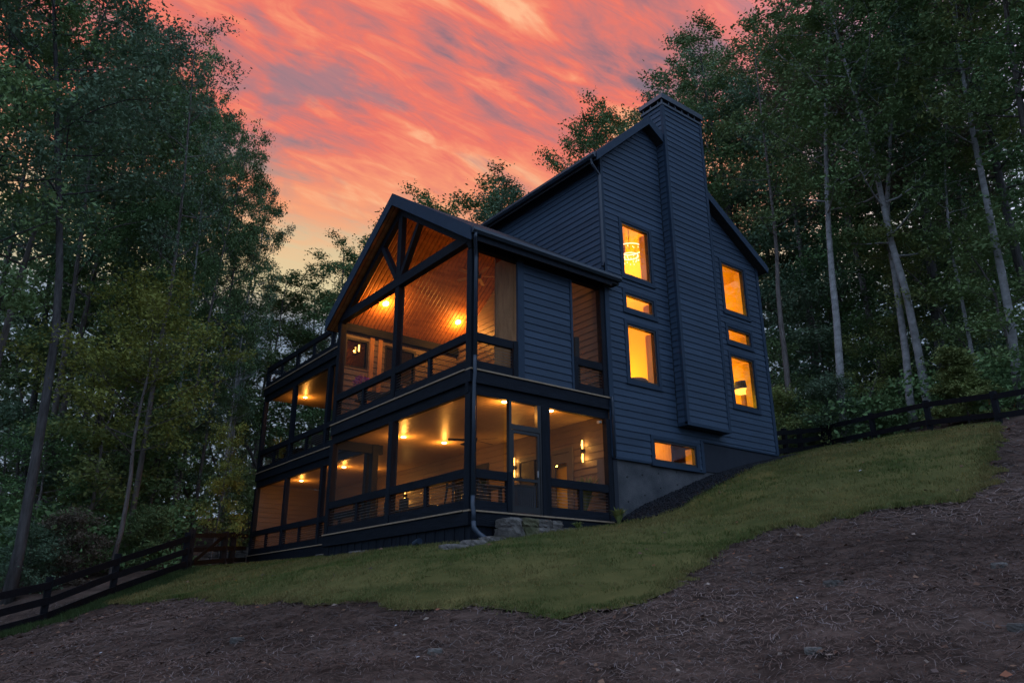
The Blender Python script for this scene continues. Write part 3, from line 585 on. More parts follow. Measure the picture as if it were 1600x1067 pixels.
# railings
def railing(ax, c, s0, s1, zf, bal):
    def bx(a, b, o0, o1, z0, z1): return MB().box(c+o0, c+o1, a, b, z0, z1) if ax == 'x' else MB().box(a, b, c+o0, c+o1, z0, z1)
    r = part('railing', bx(s0, s1, 0.005, 0.115, zf+0.70, zf+0.885), M_BEAMH)
    part('bottom_rail', bx(s0, s1, 0.02, 0.10, zf+0.03, zf+0.235), M_BEAMH, r)
    for b in bal: part('baluster', bx(b-0.055, b+0.055, 0.022, 0.098, zf+0.236, zf+0.699), M_BEAM, r)
    for k in range(6):
        z = zf+0.29+k*0.072; p, q = ((c+0.06, s0, z), (c+0.06, s1, z)) if ax == 'x' else ((s0, c+0.06, z), (s1, c+0.06, z))
        part('cable', MB().tube([p, q], 0.0055, 4), M_CABLE, r)
for zf in (0.0, H2):
    railing('x', 0.0, 0.19, HW/2-0.105, zf, [1.77]); railing('x', 0.0, HW/2+0.09, HW-0.2, zf, [5.15])
    railing('x', DU, 10.365, 13.195, zf, [11.8]); railing('x', DU, 13.365, DV-0.175, zf, [14.75]); railing('x', DU, 7.3, 10.195, zf, [8.8])
railing('x', DU, 10.335, 13.195, H3, [11.8]); railing('x', DU, 13.335, DV-0.155, H3, [14.75]); railing('x', DU, 7.235, 10.195, H3, [8.7])
railing('y', 0.0, 0.19, 1.015, 0.0, []); railing('y', 0.0, 2.265, 4.075, 0.0, [3.19])
railing('y', 0.0, 0.19, 1.195, H2, []); railing('y', 0.0, 3.215, 4.055, H2, [])
for zf in (H2, H3): railing('y', DV-0.13, DU+0.17, HA-0.05, zf, [2.8])
# outdoor fireplace box in the upper porch side
fb = part('fireplace_box', MB().box(1.42, 3.07, 0.03, 0.95, H2, 6.10), M_SUBF)
siding(fb, 'y-', 0.03, lambda z: 1.52, lambda z: 3.01, H2+0.03, 6.05)
part('corner_board', MB().box(1.335, 1.52, -0.012, 0.06, H2+0.025, 6.05), M_TRIM, fb); part('corner_board', MB().box(3.01, 3.075, -0.01, 0.029, H2+0.025, 6.05), M_TRIM, fb)
part('cedar_side', MB().box(1.38, 1.418, 0.062, 0.97, H2, 6.3), M_BRAC, fb); part('cedar_side', MB().box(3.072, 3.10, 0.06, 0.97, H2, 6.3), M_BRAC, fb)
part('cedar_front', MB().box(1.38, 3.10, 0.952, 0.985, H2, 6.6), M_BRAC, fb)
# left wall of the upper porch
lw_ops = [(0.30, 0.95, 4.95, 5.75), (1.62, 2.6, 4.75, 5.75)]
lw = part('porch_left_wall', sheath('y-', HW-0.02, 0.10, lambda z: 0.2, lambda z: HA-0.05, H2, 5.98, lw_ops), M_SUBF)
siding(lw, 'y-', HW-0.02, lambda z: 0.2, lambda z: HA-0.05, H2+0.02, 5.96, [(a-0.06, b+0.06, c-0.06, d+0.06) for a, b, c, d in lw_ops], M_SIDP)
part('casing_board', MB().box(1.04, 1.18, HW-0.07, HW-0.047, H2+0.02, 5.97).box(1.32, 1.46, HW-0.07, HW-0.047, H2+0.02, 5.97), M_BRAC, lw)
part('outer_siding', siding(lw, 'y+', HW+0.09, lambda z: 0.2, lambda z: HA-0.05, H2+0.02, 5.96, lw_ops, join=True), M_SID, lw)
fr = 0.05
for q in lw_ops: window(*q, plane='y-', c0=HW-0.02, trim=False, glass=M_GLASSR)
ew = part('deck_end_wall', sheath('y-', DV-0.16, 0.02, lambda z: DU+0.17, lambda z: HA-0.05, 0.0, H2-0.4), M_SUBF)
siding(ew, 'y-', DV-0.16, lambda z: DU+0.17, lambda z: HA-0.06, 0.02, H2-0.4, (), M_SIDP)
# screens
def screen(ax, c, a, b, z0, z1):
    part('insect_screen', MB().add([(c, a, z0), (c, b, z0), (c, b, z1), (c, a, z1)] if ax == 'x' else [(a, c, z0), (b, c, z0), (b, c, z1), (a, c, z1)], [(0, 1, 2, 3)]), M_SCREEN)
for a, b in ((0.185, HW/2-0.105), (HW/2+0.09, HW-0.195)): screen('x', 0.13, a, b, 0.02, H2-0.53); screen('x', 0.13, a, b, H2+0.02, TZ0)
for a, b in ((10.36, 13.2), (13.36, DV-0.17), (7.31, 10.2)): screen('x', DU+0.12, a, b, 0.02, H2-0.53)
for a, b in ((0.185, 1.02), (2.26, 4.08)): screen('y', 0.13, a, b, 0.02, H2-0.53)
for a, b in ((0.185, 1.33), (3.1, 4.06)): screen('y', 0.13, a, b, H2+0.02, 5.98)
# screen door
sdr = part('screen_door', MB().box(1.155, 1.22, 0.03, 0.075, 0.05, 1.86).box(1.90, 1.965, 0.03, 0.075, 0.05, 1.86).box(1.22, 1.90, 0.03, 0.075, 1.79, 1.86).box(1.22, 1.90, 0.03, 0.075, 0.05, 0.19).box(1.22, 1.90, 0.03, 0.075, 0.74, 0.80), M_BLACK)
part('door_screen', MB().add([(1.22, 0.052, 0.19), (1.90, 0.052, 0.19), (1.90, 0.052, 1.79), (1.22, 0.052, 1.79)], [(0, 1, 2, 3)]), M_SCREEN, sdr)
part('handle', MB().box(1.87, 1.90, 0.0, 0.03, 0.86, 1.0), M_CABLE, sdr)
part('door_frame', MB().box(1.15, 2.018, 0.02, 0.12, 1.87, 1.985).box(1.085, 1.15, 0.02, 0.12, 0.03, H2-0.532).box(1.97, 2.018, 0.02, 0.12, 0.03, 1.87).box(1.9, 2.018, 0.02, 0.12, 1.985, H2-0.532), M_BLACK)
screen('y', 0.07, 1.15, 1.9, 1.985, H2-0.53)
# doors in the back wall
dr = part('house_door', MB().box(HA-0.03, HA+0.03, 1.53, 1.67, 0.02, 1.95).box(HA-0.03, HA+0.03, 2.15, 2.29, 0.02, 1.95).box(HA-0.03, HA+0.03, 1.67, 2.15, 1.69, 1.95).box(HA-0.03, HA+0.03, 1.67, 2.15, 0.02, 0.25), M_DOOR)
part('pane', MB().box(HA-0.005, HA+0.005, 1.67, 2.15, 0.25, 1.69), M_GLASS, dr)
part('casing', MB().box(HA-0.055, HA-0.01, 1.41, 1.525, 0.02, 2.06).box(HA-0.055, HA-0.01, 2.295, 2.41, 0.02, 2.06).box(HA-0.055, HA-0.01, 1.525, 2.295, 1.955, 2.06), M_DOOR, dr)
d2 = part('house_door', MB().box(HA-0.03, HA+0.03, 3.0, 3.62, 0.02, 1.95).box(HA-0.03, HA+0.03, 2.86, 2.90, 0.02, 1.95), M_DARK)
part('sidelight_pane', MB().box(HA-0.005, HA+0.005, 2.90, 3.0, 0.02, 1.95), M_GLASS, d2)
part('casing', MB().box(HA-0.055, HA-0.01, 2.75, 2.855, 0.02, 2.06).box(HA-0.055, HA-0.01, 3.625, 3.73, 0.02, 2.06).box(HA-0.055, HA-0.01, 2.855, 3.625, 1.955, 2.06), M_DOOR, d2)
for a, b in ((5.2, 7.0), (12.0, 13.8)):
    m = (a+b)/2; sd_ = part('sliding_door', MB().box(HA-0.02, HA+0.06, a, a+0.07, 0.02, 2.1).box(HA-0.02, HA+0.06, b-0.07, b, 0.02, 2.1).box(HA-0.02, HA+0.06, m-0.05, m+0.05, 0.02, 2.1).box(HA-0.02, HA+0.06, a+0.07, m-0.05, 2.03, 2.1).box(HA-0.02, HA+0.06, m+0.05, b-0.07, 2.03, 2.1), M_BLACK)
    part('pane', MB().box(HA+0.01, HA+0.02, a+0.07, m-0.05, 0.02, 2.03), M_GLASSR, sd_); part('pane', MB().box(HA+0.01, HA+0.02, m+0.05, b-0.07, 0.02, 2.03), M_GLASSR, sd_)
# downspout on the near corner with a curved outlet
sp = part('downspout', MB().tube([(-0.16, -0.38, prz(ev0)-0.15), (-0.16, -0.36, prz(ev0)-0.26), (0.05, -0.09, prz(ev0)-0.48), (0.07, -0.075, prz(ev0)-0.6), (0.07, -0.075, 3.35)], 0.042, 8).tube([(0.07, -0.075, 3.35), (0.06, -0.085, 3.2), (0.06, -0.10, 2.95), (0.06, -0.075, 2.75), (0.06, -0.07, 2.3), (0.06, -0.07, 0.3)], 0.042, 8).tube([(0.06, -0.07, 0.3), (0.05, -0.08, 0.12), (0.05, -0.12, -0.05), (0.05, -0.12, -0.25)], 0.047, 8), M_METAL, smooth=True)
part('outlet', MB().tube([(0.05, -0.12, -0.22), (0.05, -0.14, -0.36), (0.12, -0.22, -0.48), (0.2, -0.30, -0.56), (0.24, -0.36, -0.70)], 0.055, 10), M_METAL, sp, smooth=True)
part('downspout', MB().tube([(HA-0.02, -0.09, 3.08), (HA-0.02, -0.09, 2.95), (HA, -0.07, 2.8), (HA, -0.07, 1.55)], 0.035, 8), M_METAL, smooth=True)
# interior shells behind the lit windows
def shell(name, x0, x1, y0, y1, z0, z1, m, ceil=None):
    r = part(name, MB().box(x0, x1, y1, y1+0.05, z0, z1).box(x0-0.05, x0, y0, y1, z0, z1).box(x1, x1+0.05, y0, y1, z0, z1), m); part('room_floor', MB().box(x0, x1, y0, y1, z0-0.06, z0-0.005), M_FLOORIN, r)
    return r
r1 = part('great_room', sheath('y+', 5.0, -0.05, lambda z: HA+0.2 if z < roofz(HA+0.2)-0.5 else min(PK[0], HA+0.2+(z-roofz(HA+0.2)+0.5)/SL), lambda z: 7.6 if z < roofz(7.6)-0.5 else max(PK[0], 7.6-(z-roofz(7.6)+0.5)/SR), 3.0, PK[1]-0.52, (), (roofz(HA+0.2)-0.5, roofz(7.6)-0.5)).box(HA+0.15, HA+0.2, 0.15, 5.0, 3.0, roofz(HA+0.2)-0.5).box(7.6, 7.65, 0.15, 5.0, 3.0, roofz(7.6)-0.55), M_WALLIN)
part('room_floor', MB().box(HA+0.2, 7.6, 0.15, 5.0, 2.94, 2.995), M_FLOORIN, r1)
part('room_ceiling', MB().prism([(HA+0.2, roofz(HA+0.2)-0.5), (PK[0], PK[1]-0.5), (PK[0], PK[1]-0.44), (HA+0.2, roofz(HA+0.2)-0.44)], 1, 0.15, 5.0).prism([(PK[0], PK[1]-0.5), (7.6, roofz(7.6)-0.5), (7.6, roofz(7.6)-0.44), (PK[0], PK[1]-0.44)], 1, 0.15, 5.0), M_PINE, r1)
for k in range(3): part('ceiling_beam', MB().box(HA+0.21, 7.59, 0.9+k*1.4, 1.05+k*1.4, 8.9, 9.12), M_PINE, r1)
r2 = shell('side_room', 7.66, HB-0.15, 0.15, 4.0, 3.0, 5.5, M_WALLIN); part('room_ceiling', MB().box(7.66, HB-0.15, 0.15, 4.0, 5.5, 5.56), M_WALLIN, r2)
r3 = shell('loft_room', 7.66, HB-0.15, 0.15, 4.0, 5.62, 8.3, M_WALLIN); part('room_ceiling', MB().box(7.66, HB-0.15, 0.15, 4.0, 8.3, 8.34), M_WALLIN, r3)
r4 = shell('basement_room', HA+0.2, 9.0, 0.26, 4.4, 0.0, 2.6, M_WALLIN); part('room_ceiling', MB().box(HA+0.2, 9.0, 0.26, 4.4, 2.6, 2.66), M_WALLIN, r4)
part('cabinet', MB().box(7.35, 7.42, 0.8, 2.8, 0.0, 2.58), M_BRAC, r4)
def plight(name, loc, e, col, r=0.06, parent=None):
    l = bpy.data.lights.new(name, 'POINT'); l.energy = e; l.color = col; l.shadow_soft_size = r; o = bpy.data.objects.new(name, l); COL.objects.link(o)
    if parent: o.parent = parent; o.location = Vector(loc)-abs_loc(parent)
    else: o.location = loc
    return o
AMB = (1.0, 0.53, 0.012)
# ------------------------------------------------------------------ lamps
LC = (1.0, 0.39, 0.06)
def downlight(loc, label, e, group, n=(0, 0, -1), r=0.075, col=None):
    t = thing('ceiling_light', loc, label, 'ceiling light', group); n = Vector(n).normalized(); c = Vector(loc)
    MB().tube([c, c+n*0.014], [r*1.35, r*1.25], 20).build('trim_ring', M_WTRIM, t); MB().tube([c+n*0.0145, c+n*0.03], [r, r*0.8], 20).build('lens', M_LAMP, t)
    plight('lamp_bulb', c+n*0.24, e*0.72, col or LC, 0.05, t)
GL1 = 'recessed lights in the lower porch ceiling'; z1 = H2-0.39
downlight((1.45, 5.35, z1), 'bright recessed ceiling light of lower porch, left one of the central pair', 52, GL1)
downlight((2.80, 5.35, z1), 'recessed ceiling light of lower porch, right one of the central pair', 46, GL1)
downlight((1.40, 0.60, z1), 'recessed ceiling light of lower porch above the screen door', 42, GL1)
downlight((2.80, 0.60, z1), 'recessed ceiling light of lower porch near the lit glass door', 30, GL1)
downlight((2.25, 10.7, z1), 'recessed ceiling light seen beyond the inner post of the lower porch', 40, GL1)
downlight((3.20, 10.5, z1), 'smaller recessed ceiling light right of the inner post of the lower porch', 22, GL1)
downlight((2.28, 14.3, z1), 'recessed ceiling light in the lower left screened bay', 34, GL1)
z2 = H3-0.42
downlight((2.40, 14.9, z2), 'recessed ceiling light under the open upper deck', 36, 'recessed lights under the top deck')
nL = (0, -PS, -1)
for u, lab in ((1.06, 'glowing light on the pine gable ceiling beside the truss'), (3.68, 'glowing light on the pine gable ceiling beside the corner post')):
    v = 6.08; downlight((u, v, prz(v)-0.312), lab, 125, 'lights on the vaulted porch ceiling', nL, 0.085)
downlight((2.2, 1.25, prz(1.25)-0.312), 'unseen ceiling light added on the right slope to brighten the vaulted porch', 60, None, (0, PS, -1), 0.07)  # unseen lamp added to light the right side of the vault and back wall
def sconce(v, z, label, e):
    t = thing('wall_sconce', (HA-0.03, v, z), label, 'wall lamp', 'bar sconces on the lower porch wall')
    MB().box(HA-0.085, HA-0.027, v-0.05, v+0.05, z-0.05, z+0.05).build('mount', M_BLACK, t)
    MB().tube([(HA-0.10, v+0.03, z-0.30), (HA-0.10, v+0.03, z+0.30)], 0.016, 8).build('bar', M_BLACK, t)
    for s in (-1, 1): MB().tube([(HA-0.085, v-0.012, z+s*0.065), (HA-0.085, v-0.012, z+s*0.28)], 0.018, 8).build('light_tube', M_LAMPS, t)
    for s in (-1, 1): plight('lamp_bulb', (HA-0.12, v-0.02, z+s*0.17), e, (1, 0.47, 0.09), 0.04, t)
sconce(1.0, 1.87, 'lit vertical bar sconce between the glass door and the porch corner', 6.5)
sconce(3.83, 1.85, 'lit vertical bar sconce seen through the screen door', 6.5)
sconce(9.9, 1.75, 'lit vertical bar sconce glimpsed through the lower porch railing', 3.0)
# hanging lantern on the upper porch left wall
t = thing('wall_lantern', (0.66, HW-0.06, 5.5), 'small lit lantern on the left wall of the upper porch', 'wall lamp')
MB().box(0.62, 0.70, HW-0.12, HW-0.05, 5.36, 5.40).box(0.62, 0.70, HW-0.12, HW-0.05, 5.62, 5.66).build('cage', M_BLACK, t); MB().tube([(0.66, HW-0.09, 5.41), (0.66, HW-0.09, 5.61)], 0.022, 8).build('bulb', M_LAMPS, t)
plight('lamp_bulb', (0.66, HW-0.16, 5.5), 3, LC, 0.03, t)
# rooms
t = thing('chandelier', (7.02, 1.6, 9.0), 'sparkling ring chandelier behind the tall upper window left of the chimney', 'chandelier')
MB().tube([(7.02+0.42*math.cos(a), 1.6+0.42*math.sin(a), 8.62) for a in np.linspace(0, 2*math.pi, 25)], 0.018, 6, False).build('ring', M_CRYST, t)
MB().tube([(7.02+0.26*math.cos(a), 1.6+0.26*math.sin(a), 8.38) for a in np.linspace(0, 2*math.pi, 19)], 0.015, 6, False).build('ring', M_CRYST, t)
cb = MB()
for k in range(46):
    a = k*2.4; r_ = 0.42 if k % 2 else 0.27; zz = (8.60 if k % 2 else 8.36)-random.uniform(0.02, 0.16); p = Vector((7.02+r_*math.cos(a), 1.6+r_*math.sin(a), zz))
    cb.tube([p, p-Vector((0, 0, 0.035)), p-Vector((0, 0, 0.06))], [0.004, 0.016, 0.003], 5)
cb.build('crystals', M_CRYST, t); MB().tube([(7.02, 1.6, 8.6), (7.02, 1.6, 10.9)], 0.01, 5).build('chain', M_BLACK, t)
plight('lamp_bulb', (6.2, 2.2, 8.3), 245, AMB, 0.15, t)
t = thing('floor_lamp', (10.62, 0.52, 3.0), 'wide-shaded floor lamp behind the lower window right of the chimney', 'floor lamp')
MB().lathe([(0.32, 0), (0.29, 0.24)], (10.62, 0.52, 4.44), 20).build('lamp_shade', M_DARK, t); MB().tube([(10.62, 0.52, 3.0), (10.62, 0.52, 4.28)], [0.12, 0.10], 12).build('stem', M_BRAC, t)
MB().lathe([(0.10, 0), (0.28, 0.05), (0.31, 0.12)], (10.62, 0.52, 4.315), 20).build('shade_bowl', M_SHADE, t)
plight('lamp_bulb', (10.3, 1.6, 5.0), 42, AMB, 0.1, t); plight('lamp_bulb', (9.3, 1.0, 4.3), 58, AMB, 0.1, t)
t = thing('pendant_lamp', (9.3, 1.8, 8.3), 'hanging lamp lighting the loft room behind the upper right window', 'pendant lamp')
MB().lathe([(0.05, 0), (0.2, -0.12), (0.22, -0.2)], (9.3, 1.8, 8.1), 16).build('lamp_shade', M_WTRIM, t); MB().tube([(9.3, 1.8, 8.1), (9.3, 1.8, 8.3)], 0.01, 5).build('cord', M_BLACK, t); plight('lamp_bulb', (9.3, 1.8, 7.4), 150, AMB, 0.12, t)
t = thing('table_lamp', (6.9, 3.2, 3.0), 'tall standing lamp in the great room behind the lower left window', 'lamp')
MB().tube([(6.9, 3.2, 3.0), (6.9, 3.2, 4.4)], 0.03, 8).build('stem', M_BLACK, t); MB().lathe([(0.22, 0), (0.16, 0.3)], (6.9, 3.2, 4.4), 16).build('lamp_shade', M_WTRIM, t); plight('lamp_bulb', (6.4, 2.6, 4.6), 175, AMB, 0.12, t)
t = thing('armchair', (6.05, 0.75, 3.0), 'dark rounded armchair back just inside the lower left window', 'armchair')
MB().lathe([(0.42, 0), (0.46, 0.5), (0.44, 0.85), (0.30, 1.02), (0.05, 1.07)], (6.05, 0.75, 3.0), 18).build('backrest', M_DARK, t, smooth=True); MB().box(5.75, 6.4, 1.0, 1.5, 3.0, 3.45).build('seat', M_DARK, t)
downlight((6.75, 1.3, 2.598), 'small ceiling light behind the low basement window', 46, None, col=AMB)
downlight((5.0, 2.0, 2.598), 'ceiling light glimpsed through the glass porch door', 40, None)
# ------------------------------------------------------------------ ceiling fans
def fan(loc, label, drop, rot, col):
    t = thing('ceiling_fan', loc, label, 'ceiling fan', 'porch ceiling fans'); x, y, z = loc
    MB().tube([(x, y, z), (x, y, z-drop)], 0.018, 8).build('rod', M_DARK, t); MB().lathe([(0.03, 0), (0.09, 0.03), (0.10, 0.13), (0.05, 0.17)], (x, y, z-drop-0.12), 16).build('motor', M_DARK, t, smooth=True)
    for k in range(5):
        a = rot+k*2*math.pi/5; c, s = math.cos(a), math.sin(a); mb = MB(); zz = z-drop-0.04
        pr_ = [(0.10, -0.035), (0.20, -0.06), (0.68, -0.075), (0.70, 0.0), (0.68, 0.06), (0.20, 0.05), (0.10, 0.03)]
        vs = [(x+c*p-s*q, y+s*p+c*q, zz+q*0.22) for p, q in pr_]; n = len(vs); mb.add(vs+[(a_, b_, c_-0.008) for a_, b_, c_ in vs], [tuple(range(n)), tuple(range(n, 2*n))[::-1]]+[(i, n+i, n+(i+1) % n, (i+1) % n) for i in range(n)])
        mb.build('blade', col, t)
fan((2.45, 3.35, z1), 'five-bladed ceiling fan under the flat lower porch ceiling', 0.28, 0.2, M_DARK)
fan((2.62, 3.48, prz(3.48)-0.33), 'five-bladed ceiling fan hanging from the vaulted pine ceiling', 1.30, 0.75, M_BRAC)
# ------------------------------------------------------------------ furniture on the porches
def chair(loc, rot, label, sh=0.45, bh=0.45, w=0.44, group=None, name='dining_chair', cat='chair'):
    t = thing(name, loc, label, cat, group); t.rotation_euler = (0, 0, rot); x, y, z = loc
    def P(mb, nm):
        o = mb.build(nm, M_DARK, None); o.parent = t; return o
    k = w/2; splay = 0.05 if sh > 0.6 else 0.02
    for a in (-1, 1):
        for b in (-1, 1): P(MB().beam((a*(k+splay), b*(k+splay), 0), (a*(k-0.03), b*(k-0.03), sh), 0.035, 0.035), 'leg')
    P(MB().box(-k, k, -k, k, sh, sh+0.05), 'seat')
    if bh: P(MB().box(-k, k, k-0.04, k, sh+0.18, sh+bh).box(-k, -k+0.04, k-0.04, k, sh+0.051, sh+0.18).box(k-0.04, k, k-0.04, k, sh+0.051, sh+0.18), 'backrest')
    if sh > 0.6: P(MB().box(-k-0.02, k+0.02, -k-0.03, -k, 0.22, 0.25).box(-k-0.02, k+0.02, k, k+0.03, 0.22, 0.25), 'footrest')
    return t
def table(loc, label, w, l, h):
    t = thing('porch_table', loc, label, 'table'); x, y, z = loc
    MB().box(x-w/2, x+w/2, y-l/2, y+l/2, z+h-0.05, z+h).build('table_top', M_DARK, t, bevel=0.01)
    for a in (-1, 1):
        for b in (-1, 1): MB().box(x+a*(w/2-0.08)-0.035, x+a*(w/2-0.08)+0.035, y+b*(l/2-0.08)-0.035, y+b*(l/2-0.08)+0.035, z, z+h-0.05).build('leg', M_DARK, t)
GB = 'tall stools in the lower porch corner'
chair((0.75, 0.95, 0), 2.4, 'dark tall stool with splayed legs beside the porch corner post', 0.74, 0.30, 0.36, GB, 'bar_stool', 'stool')
chair((0.85, 1.75, 0), 1.5, 'dark tall stool behind the lower railing, further from the corner post', 0.74, 0.30, 0.36, GB, 'bar_stool', 'stool')
table((1.45, 1.35, 0), 'dark high bistro table between the tall stools', 0.6, 0.6, 0.78)
t = thing('lantern', (1.2, 3.0, 0), 'low glowing lantern on the lower porch floor behind the railing', 'lantern')
MB().lathe([(0.12, 0), (0.15, 0.03), (0.15, 0.06), (0.04, 0.08), (0.04, 0.3), (0.10, 0.33)], (1.2, 3.0, 0), 16).build('stand', M_DARK, t); MB().lathe([(0.04, 0), (0.11, 0.06), (0.11, 0.12), (0.05, 0.17)], (1.2, 3.0, 0.335), 16).build('globe', M_LAMPS, t, smooth=True); plight('lamp_bulb', (1.2, 3.0, 0.62), 4, LC, 0.04, t)
table((2.2, 5.4, 0), 'long dark dining table on the lower porch', 0.9, 1.8, 0.74)
for k, (dx_, dy_, r_, lab) in enumerate([(-0.65, -0.4, 1.57, 'dark chair on the rail side of the lower porch dining table, nearer the corner'), (-0.65, 0.45, 1.57, 'dark chair on the rail side of the lower porch dining table, nearer the inner post'), (0.65, 0.0, -1.57, 'dark chair on the wall side of the lower porch dining table')]): chair((2.2+dx_, 5.4+dy_, 0), r_, lab, group='lower porch dining chairs')
table((1.1, 5.3, H2), 'small dark table behind the upper porch railing', 0.8, 0.9, 0.72)
chair((0.85, 4.5, H2), 0.3, 'dark chair by the upper porch railing, right of the small table', group='upper porch chairs'); chair((0.75, 6.1, H2), 3.0, 'dark chair by the upper porch railing, left of the small table', group='upper porch chairs')
table((2.3, 14.6, H2), 'dark table on the open middle deck', 0.9, 1.4, 0.74)
for y_, lab in ((14.1, 'dark chair at the middle deck table, right of the baluster'), (15.3, 'dark chair at the middle deck table, nearest the deck corner')): chair((1.8, y_, H2), 1.57, lab, group='middle deck chairs')
chair((2.0, 12.3, H2), 2.8, 'low dark lounge chair on the middle deck beside the inner post', 0.34, 0.55, 0.6, None, 'lounge_chair')
t = thing('storage_cabinet', (2.0, 1.05, 0), 'dark slatted storage cabinet behind the screen door', 'cabinet')
MB().box(1.88, 2.42, 0.75, 1.25, 0.05, 0.76).build('body', M_METAL, t); MB().box(1.86, 2.44, 0.73, 1.27, 0.76, 0.80).build('lid', M_BLACK, t)
for k in range(8): MB().box(1.90+k*0.063, 1.945+k*0.063, 0.735, 0.749, 0.08, 0.73).build('slat', M_METAL, t)
t = thing('patio_speaker', (3.62, 0.55, H2), 'dark narrow column speaker behind the upper corner railing', 'speaker'); MB().box(3.55, 3.70, 0.45, 0.60, H2+0.04, 4.68).build('body', M_DARK, t, bevel=0.015); MB().box(3.48, 3.77, 0.38, 0.67, H2, H2+0.04).build('base', M_DARK, t)
t = thing('electrical_box', (HA-0.06, 0.33, 1.0), 'tall grey wall panel box at the right end of the lower porch', 'wall box'); MB().box(HA-0.11, HA-0.028, 0.16, 0.46, 0.6, 1.58).build('body', M_DOOR, t, bevel=0.006); MB().box(HA-0.118, HA-0.111, 0.19, 0.43, 0.65, 1.53).build('cover', M_DOOR, t)
t = thing('security_camera', (4.1, 0.14, 2.46), 'small security camera under the lower porch beam corner', 'camera'); MB().tube([(4.02, 0.13, 2.44), (3.90, 0.10, 2.42)], [0.035, 0.04], 10).build('body', M_WTRIM, t); MB().tube([(4.06, 0.15, 2.50), (4.01, 0.13, 2.44)], 0.015, 6).build('bracket', M_WTRIM, t)
# ------------------------------------------------------------------ plants in pots
def leafspray(c, n, rad, L, upk, seed):
    g_ = np.random.default_rng(seed); V = []; F = []
    for k in range(n):
        a = g_.uniform(0, 2*math.pi); l = L*g_.uniform(0.6, 1.1); out = rad*g_.uniform(0.3, 1.0); w = 0.02+0.02*g_.random()
        ca, sa = math.cos(a), math.sin(a); b = np.array(c)
        p1 = b+np.array([ca*out*0.5, sa*out*0.5, l*upk*0.7]); p2 = b+np.array([ca*out*1.2, sa*out*1.2, l*upk*(0.85+0.2*g_.random())]); s_ = np.array([-sa*w, ca*w, 0])
        i = len(V); V += [b-s_*.4, b+s_*.4, p1+s_, p1-s_, p2]; F += [(i, i+1, i+2, i+3), (i+3, i+2, i+4)]
    return MB().add(V, F)
def potplant(loc, label, m, n, rad, L, seed, upk=1.0, pot=0.16):
    t = thing('potted_plant', loc, label, 'plant'); MB().lathe([(pot*0.7, 0), (pot, 0.22), (pot*1.05, 0.26), (pot*0.9, 0.26)], loc, 14).build('pot', M_POT, t); leafspray((loc[0], loc[1], loc[2]+0.25), n, rad, L, upk, seed).build('foliage', m, t); return t
potplant((3.75, 0.5, 0), 'tall leafy potted plant behind the lower railing at the foundation corner', M_LEAFG, 150, 0.40, 0.85, 3)
potplant((2.0, 16.0, H2), 'yellow green potted plant in the outer corner of the middle deck', M_LEAFY, 90, 0.5, 1.25, 5, 1.0)
t = potplant((0.62, 6.45, H2+0.75), 'purple flowering potted plant in the upper porch corner', M_LEAF, 60, 0.2, 0.25, 9, 1.0, 0.12)
mb = MB(); gq = np.random.default_rng(4)
for k in range(260):
    d_ = gq.normal(0, 1, 3); d_ /= np.linalg.norm(d_); p = np.array([0.62, 6.45, H2+1.28])+d_*np.array([0.27, 0.27, 0.22])*gq.uniform(0.55, 1.0); a_ = gq.normal(0, 0.022, (4, 3)); i = len(mb.v); mb.v += [tuple(p+q) for q in a_]; mb.f.append((i, i+1, i+2, i+3))
mb.build('blossom', M_PURP, t)
MB().lathe([(0.16, 0), (0.16, 0.03), (0.03, 0.05), (0.03, 0.70), (0.18, 0.72), (0.18, 0.745)], (0.62, 6.45, H2), 14).build('plant_stand', M_DARK, t)
def groundplant(loc, label, n, rad, L, seed):
    t = thing('grass_clump', loc, label, 'plant'); leafspray(loc, n, rad, L, 1.0, seed).build('blades', M_LEAFG, t)
groundplant((4.0, -0.35, float(gz(4.0, -0.35))+0.02), 'tuft of grass at the foot of the porch corner beside the gravel', 70, 0.22, 0.38, 12)
groundplant((2.75, -0.32, float(gz(2.75, -0.32))+0.02), 'small weed tuft right of the stone step', 40, 0.16, 0.2, 13)
# ------------------------------------------------------------------ stone step, splash blocks
def stone(x0, x1, y0, y1, z0, z1, seed, m, parent, name='stone'):
    import bmesh
    g_ = random.Random(seed); bm = bmesh.new(); bmesh.ops.create_cube(bm, size=1); bmesh.ops.subdivide_edges(bm, edges=bm.edges, cuts=3, use_grid_fill=True)
    off = abs_loc(parent) if parent is not None else Vector()
    for v in bm.verts:
        p = v.co.copy(); f_ = 1-0.10*(abs(p.x*2)**4+abs(p.y*2)**4+abs(p.z*2)**4-1)*0.5; p *= f_
        p += Vector((g_.uniform(-1, 1), g_.uniform(-1, 1), g_.uniform(-1, 1)))*0.035
        v.co = Vector(((x0+x1)/2+p.x*(x1-x0), (y0+y1)/2+p.y*(y1-y0), (z0+z1)/2+p.z*(z1-z0)))-off
    me = bpy.data.meshes.new(name); bm.to_mesh(me); bm.free(); return link(name, me, m, parent)
t = thing('stone_step', (1.5, -0.45, -0.5), 'two-tier dry stone step below the screen door', 'steps')
for k, (a, b, z0_, z1_, y0_, m_) in enumerate([(0.62,.92,-.62,-.33,-.72,M_STONE),(.93,1.30,-.62,-.32,-.74,M_STONEM),(1.31,1.62,-.60,-.32,-.72,M_STONE),(1.63,1.98,-.58,-.31,-.74,M_STONE),(1.99,2.42,-.52,-.28,-.72,M_STONE),
    (.66,1.0,-.33,-.13,-.55,M_STONE),(1.0,1.42,-.32,-.12,-.58,M_STONEM),(1.42,1.80,-.32,-.12,-.56,M_STONE),(1.80,2.12,-.31,-.13,-.55,M_STONE)]): stone(a, b, y0_, -0.03, z0_, z1_, k, m_, t)
t = thing('splash_block', (-0.4, -0.55, -0.75), 'low flat stone edging under the corner downspout', 'stone')
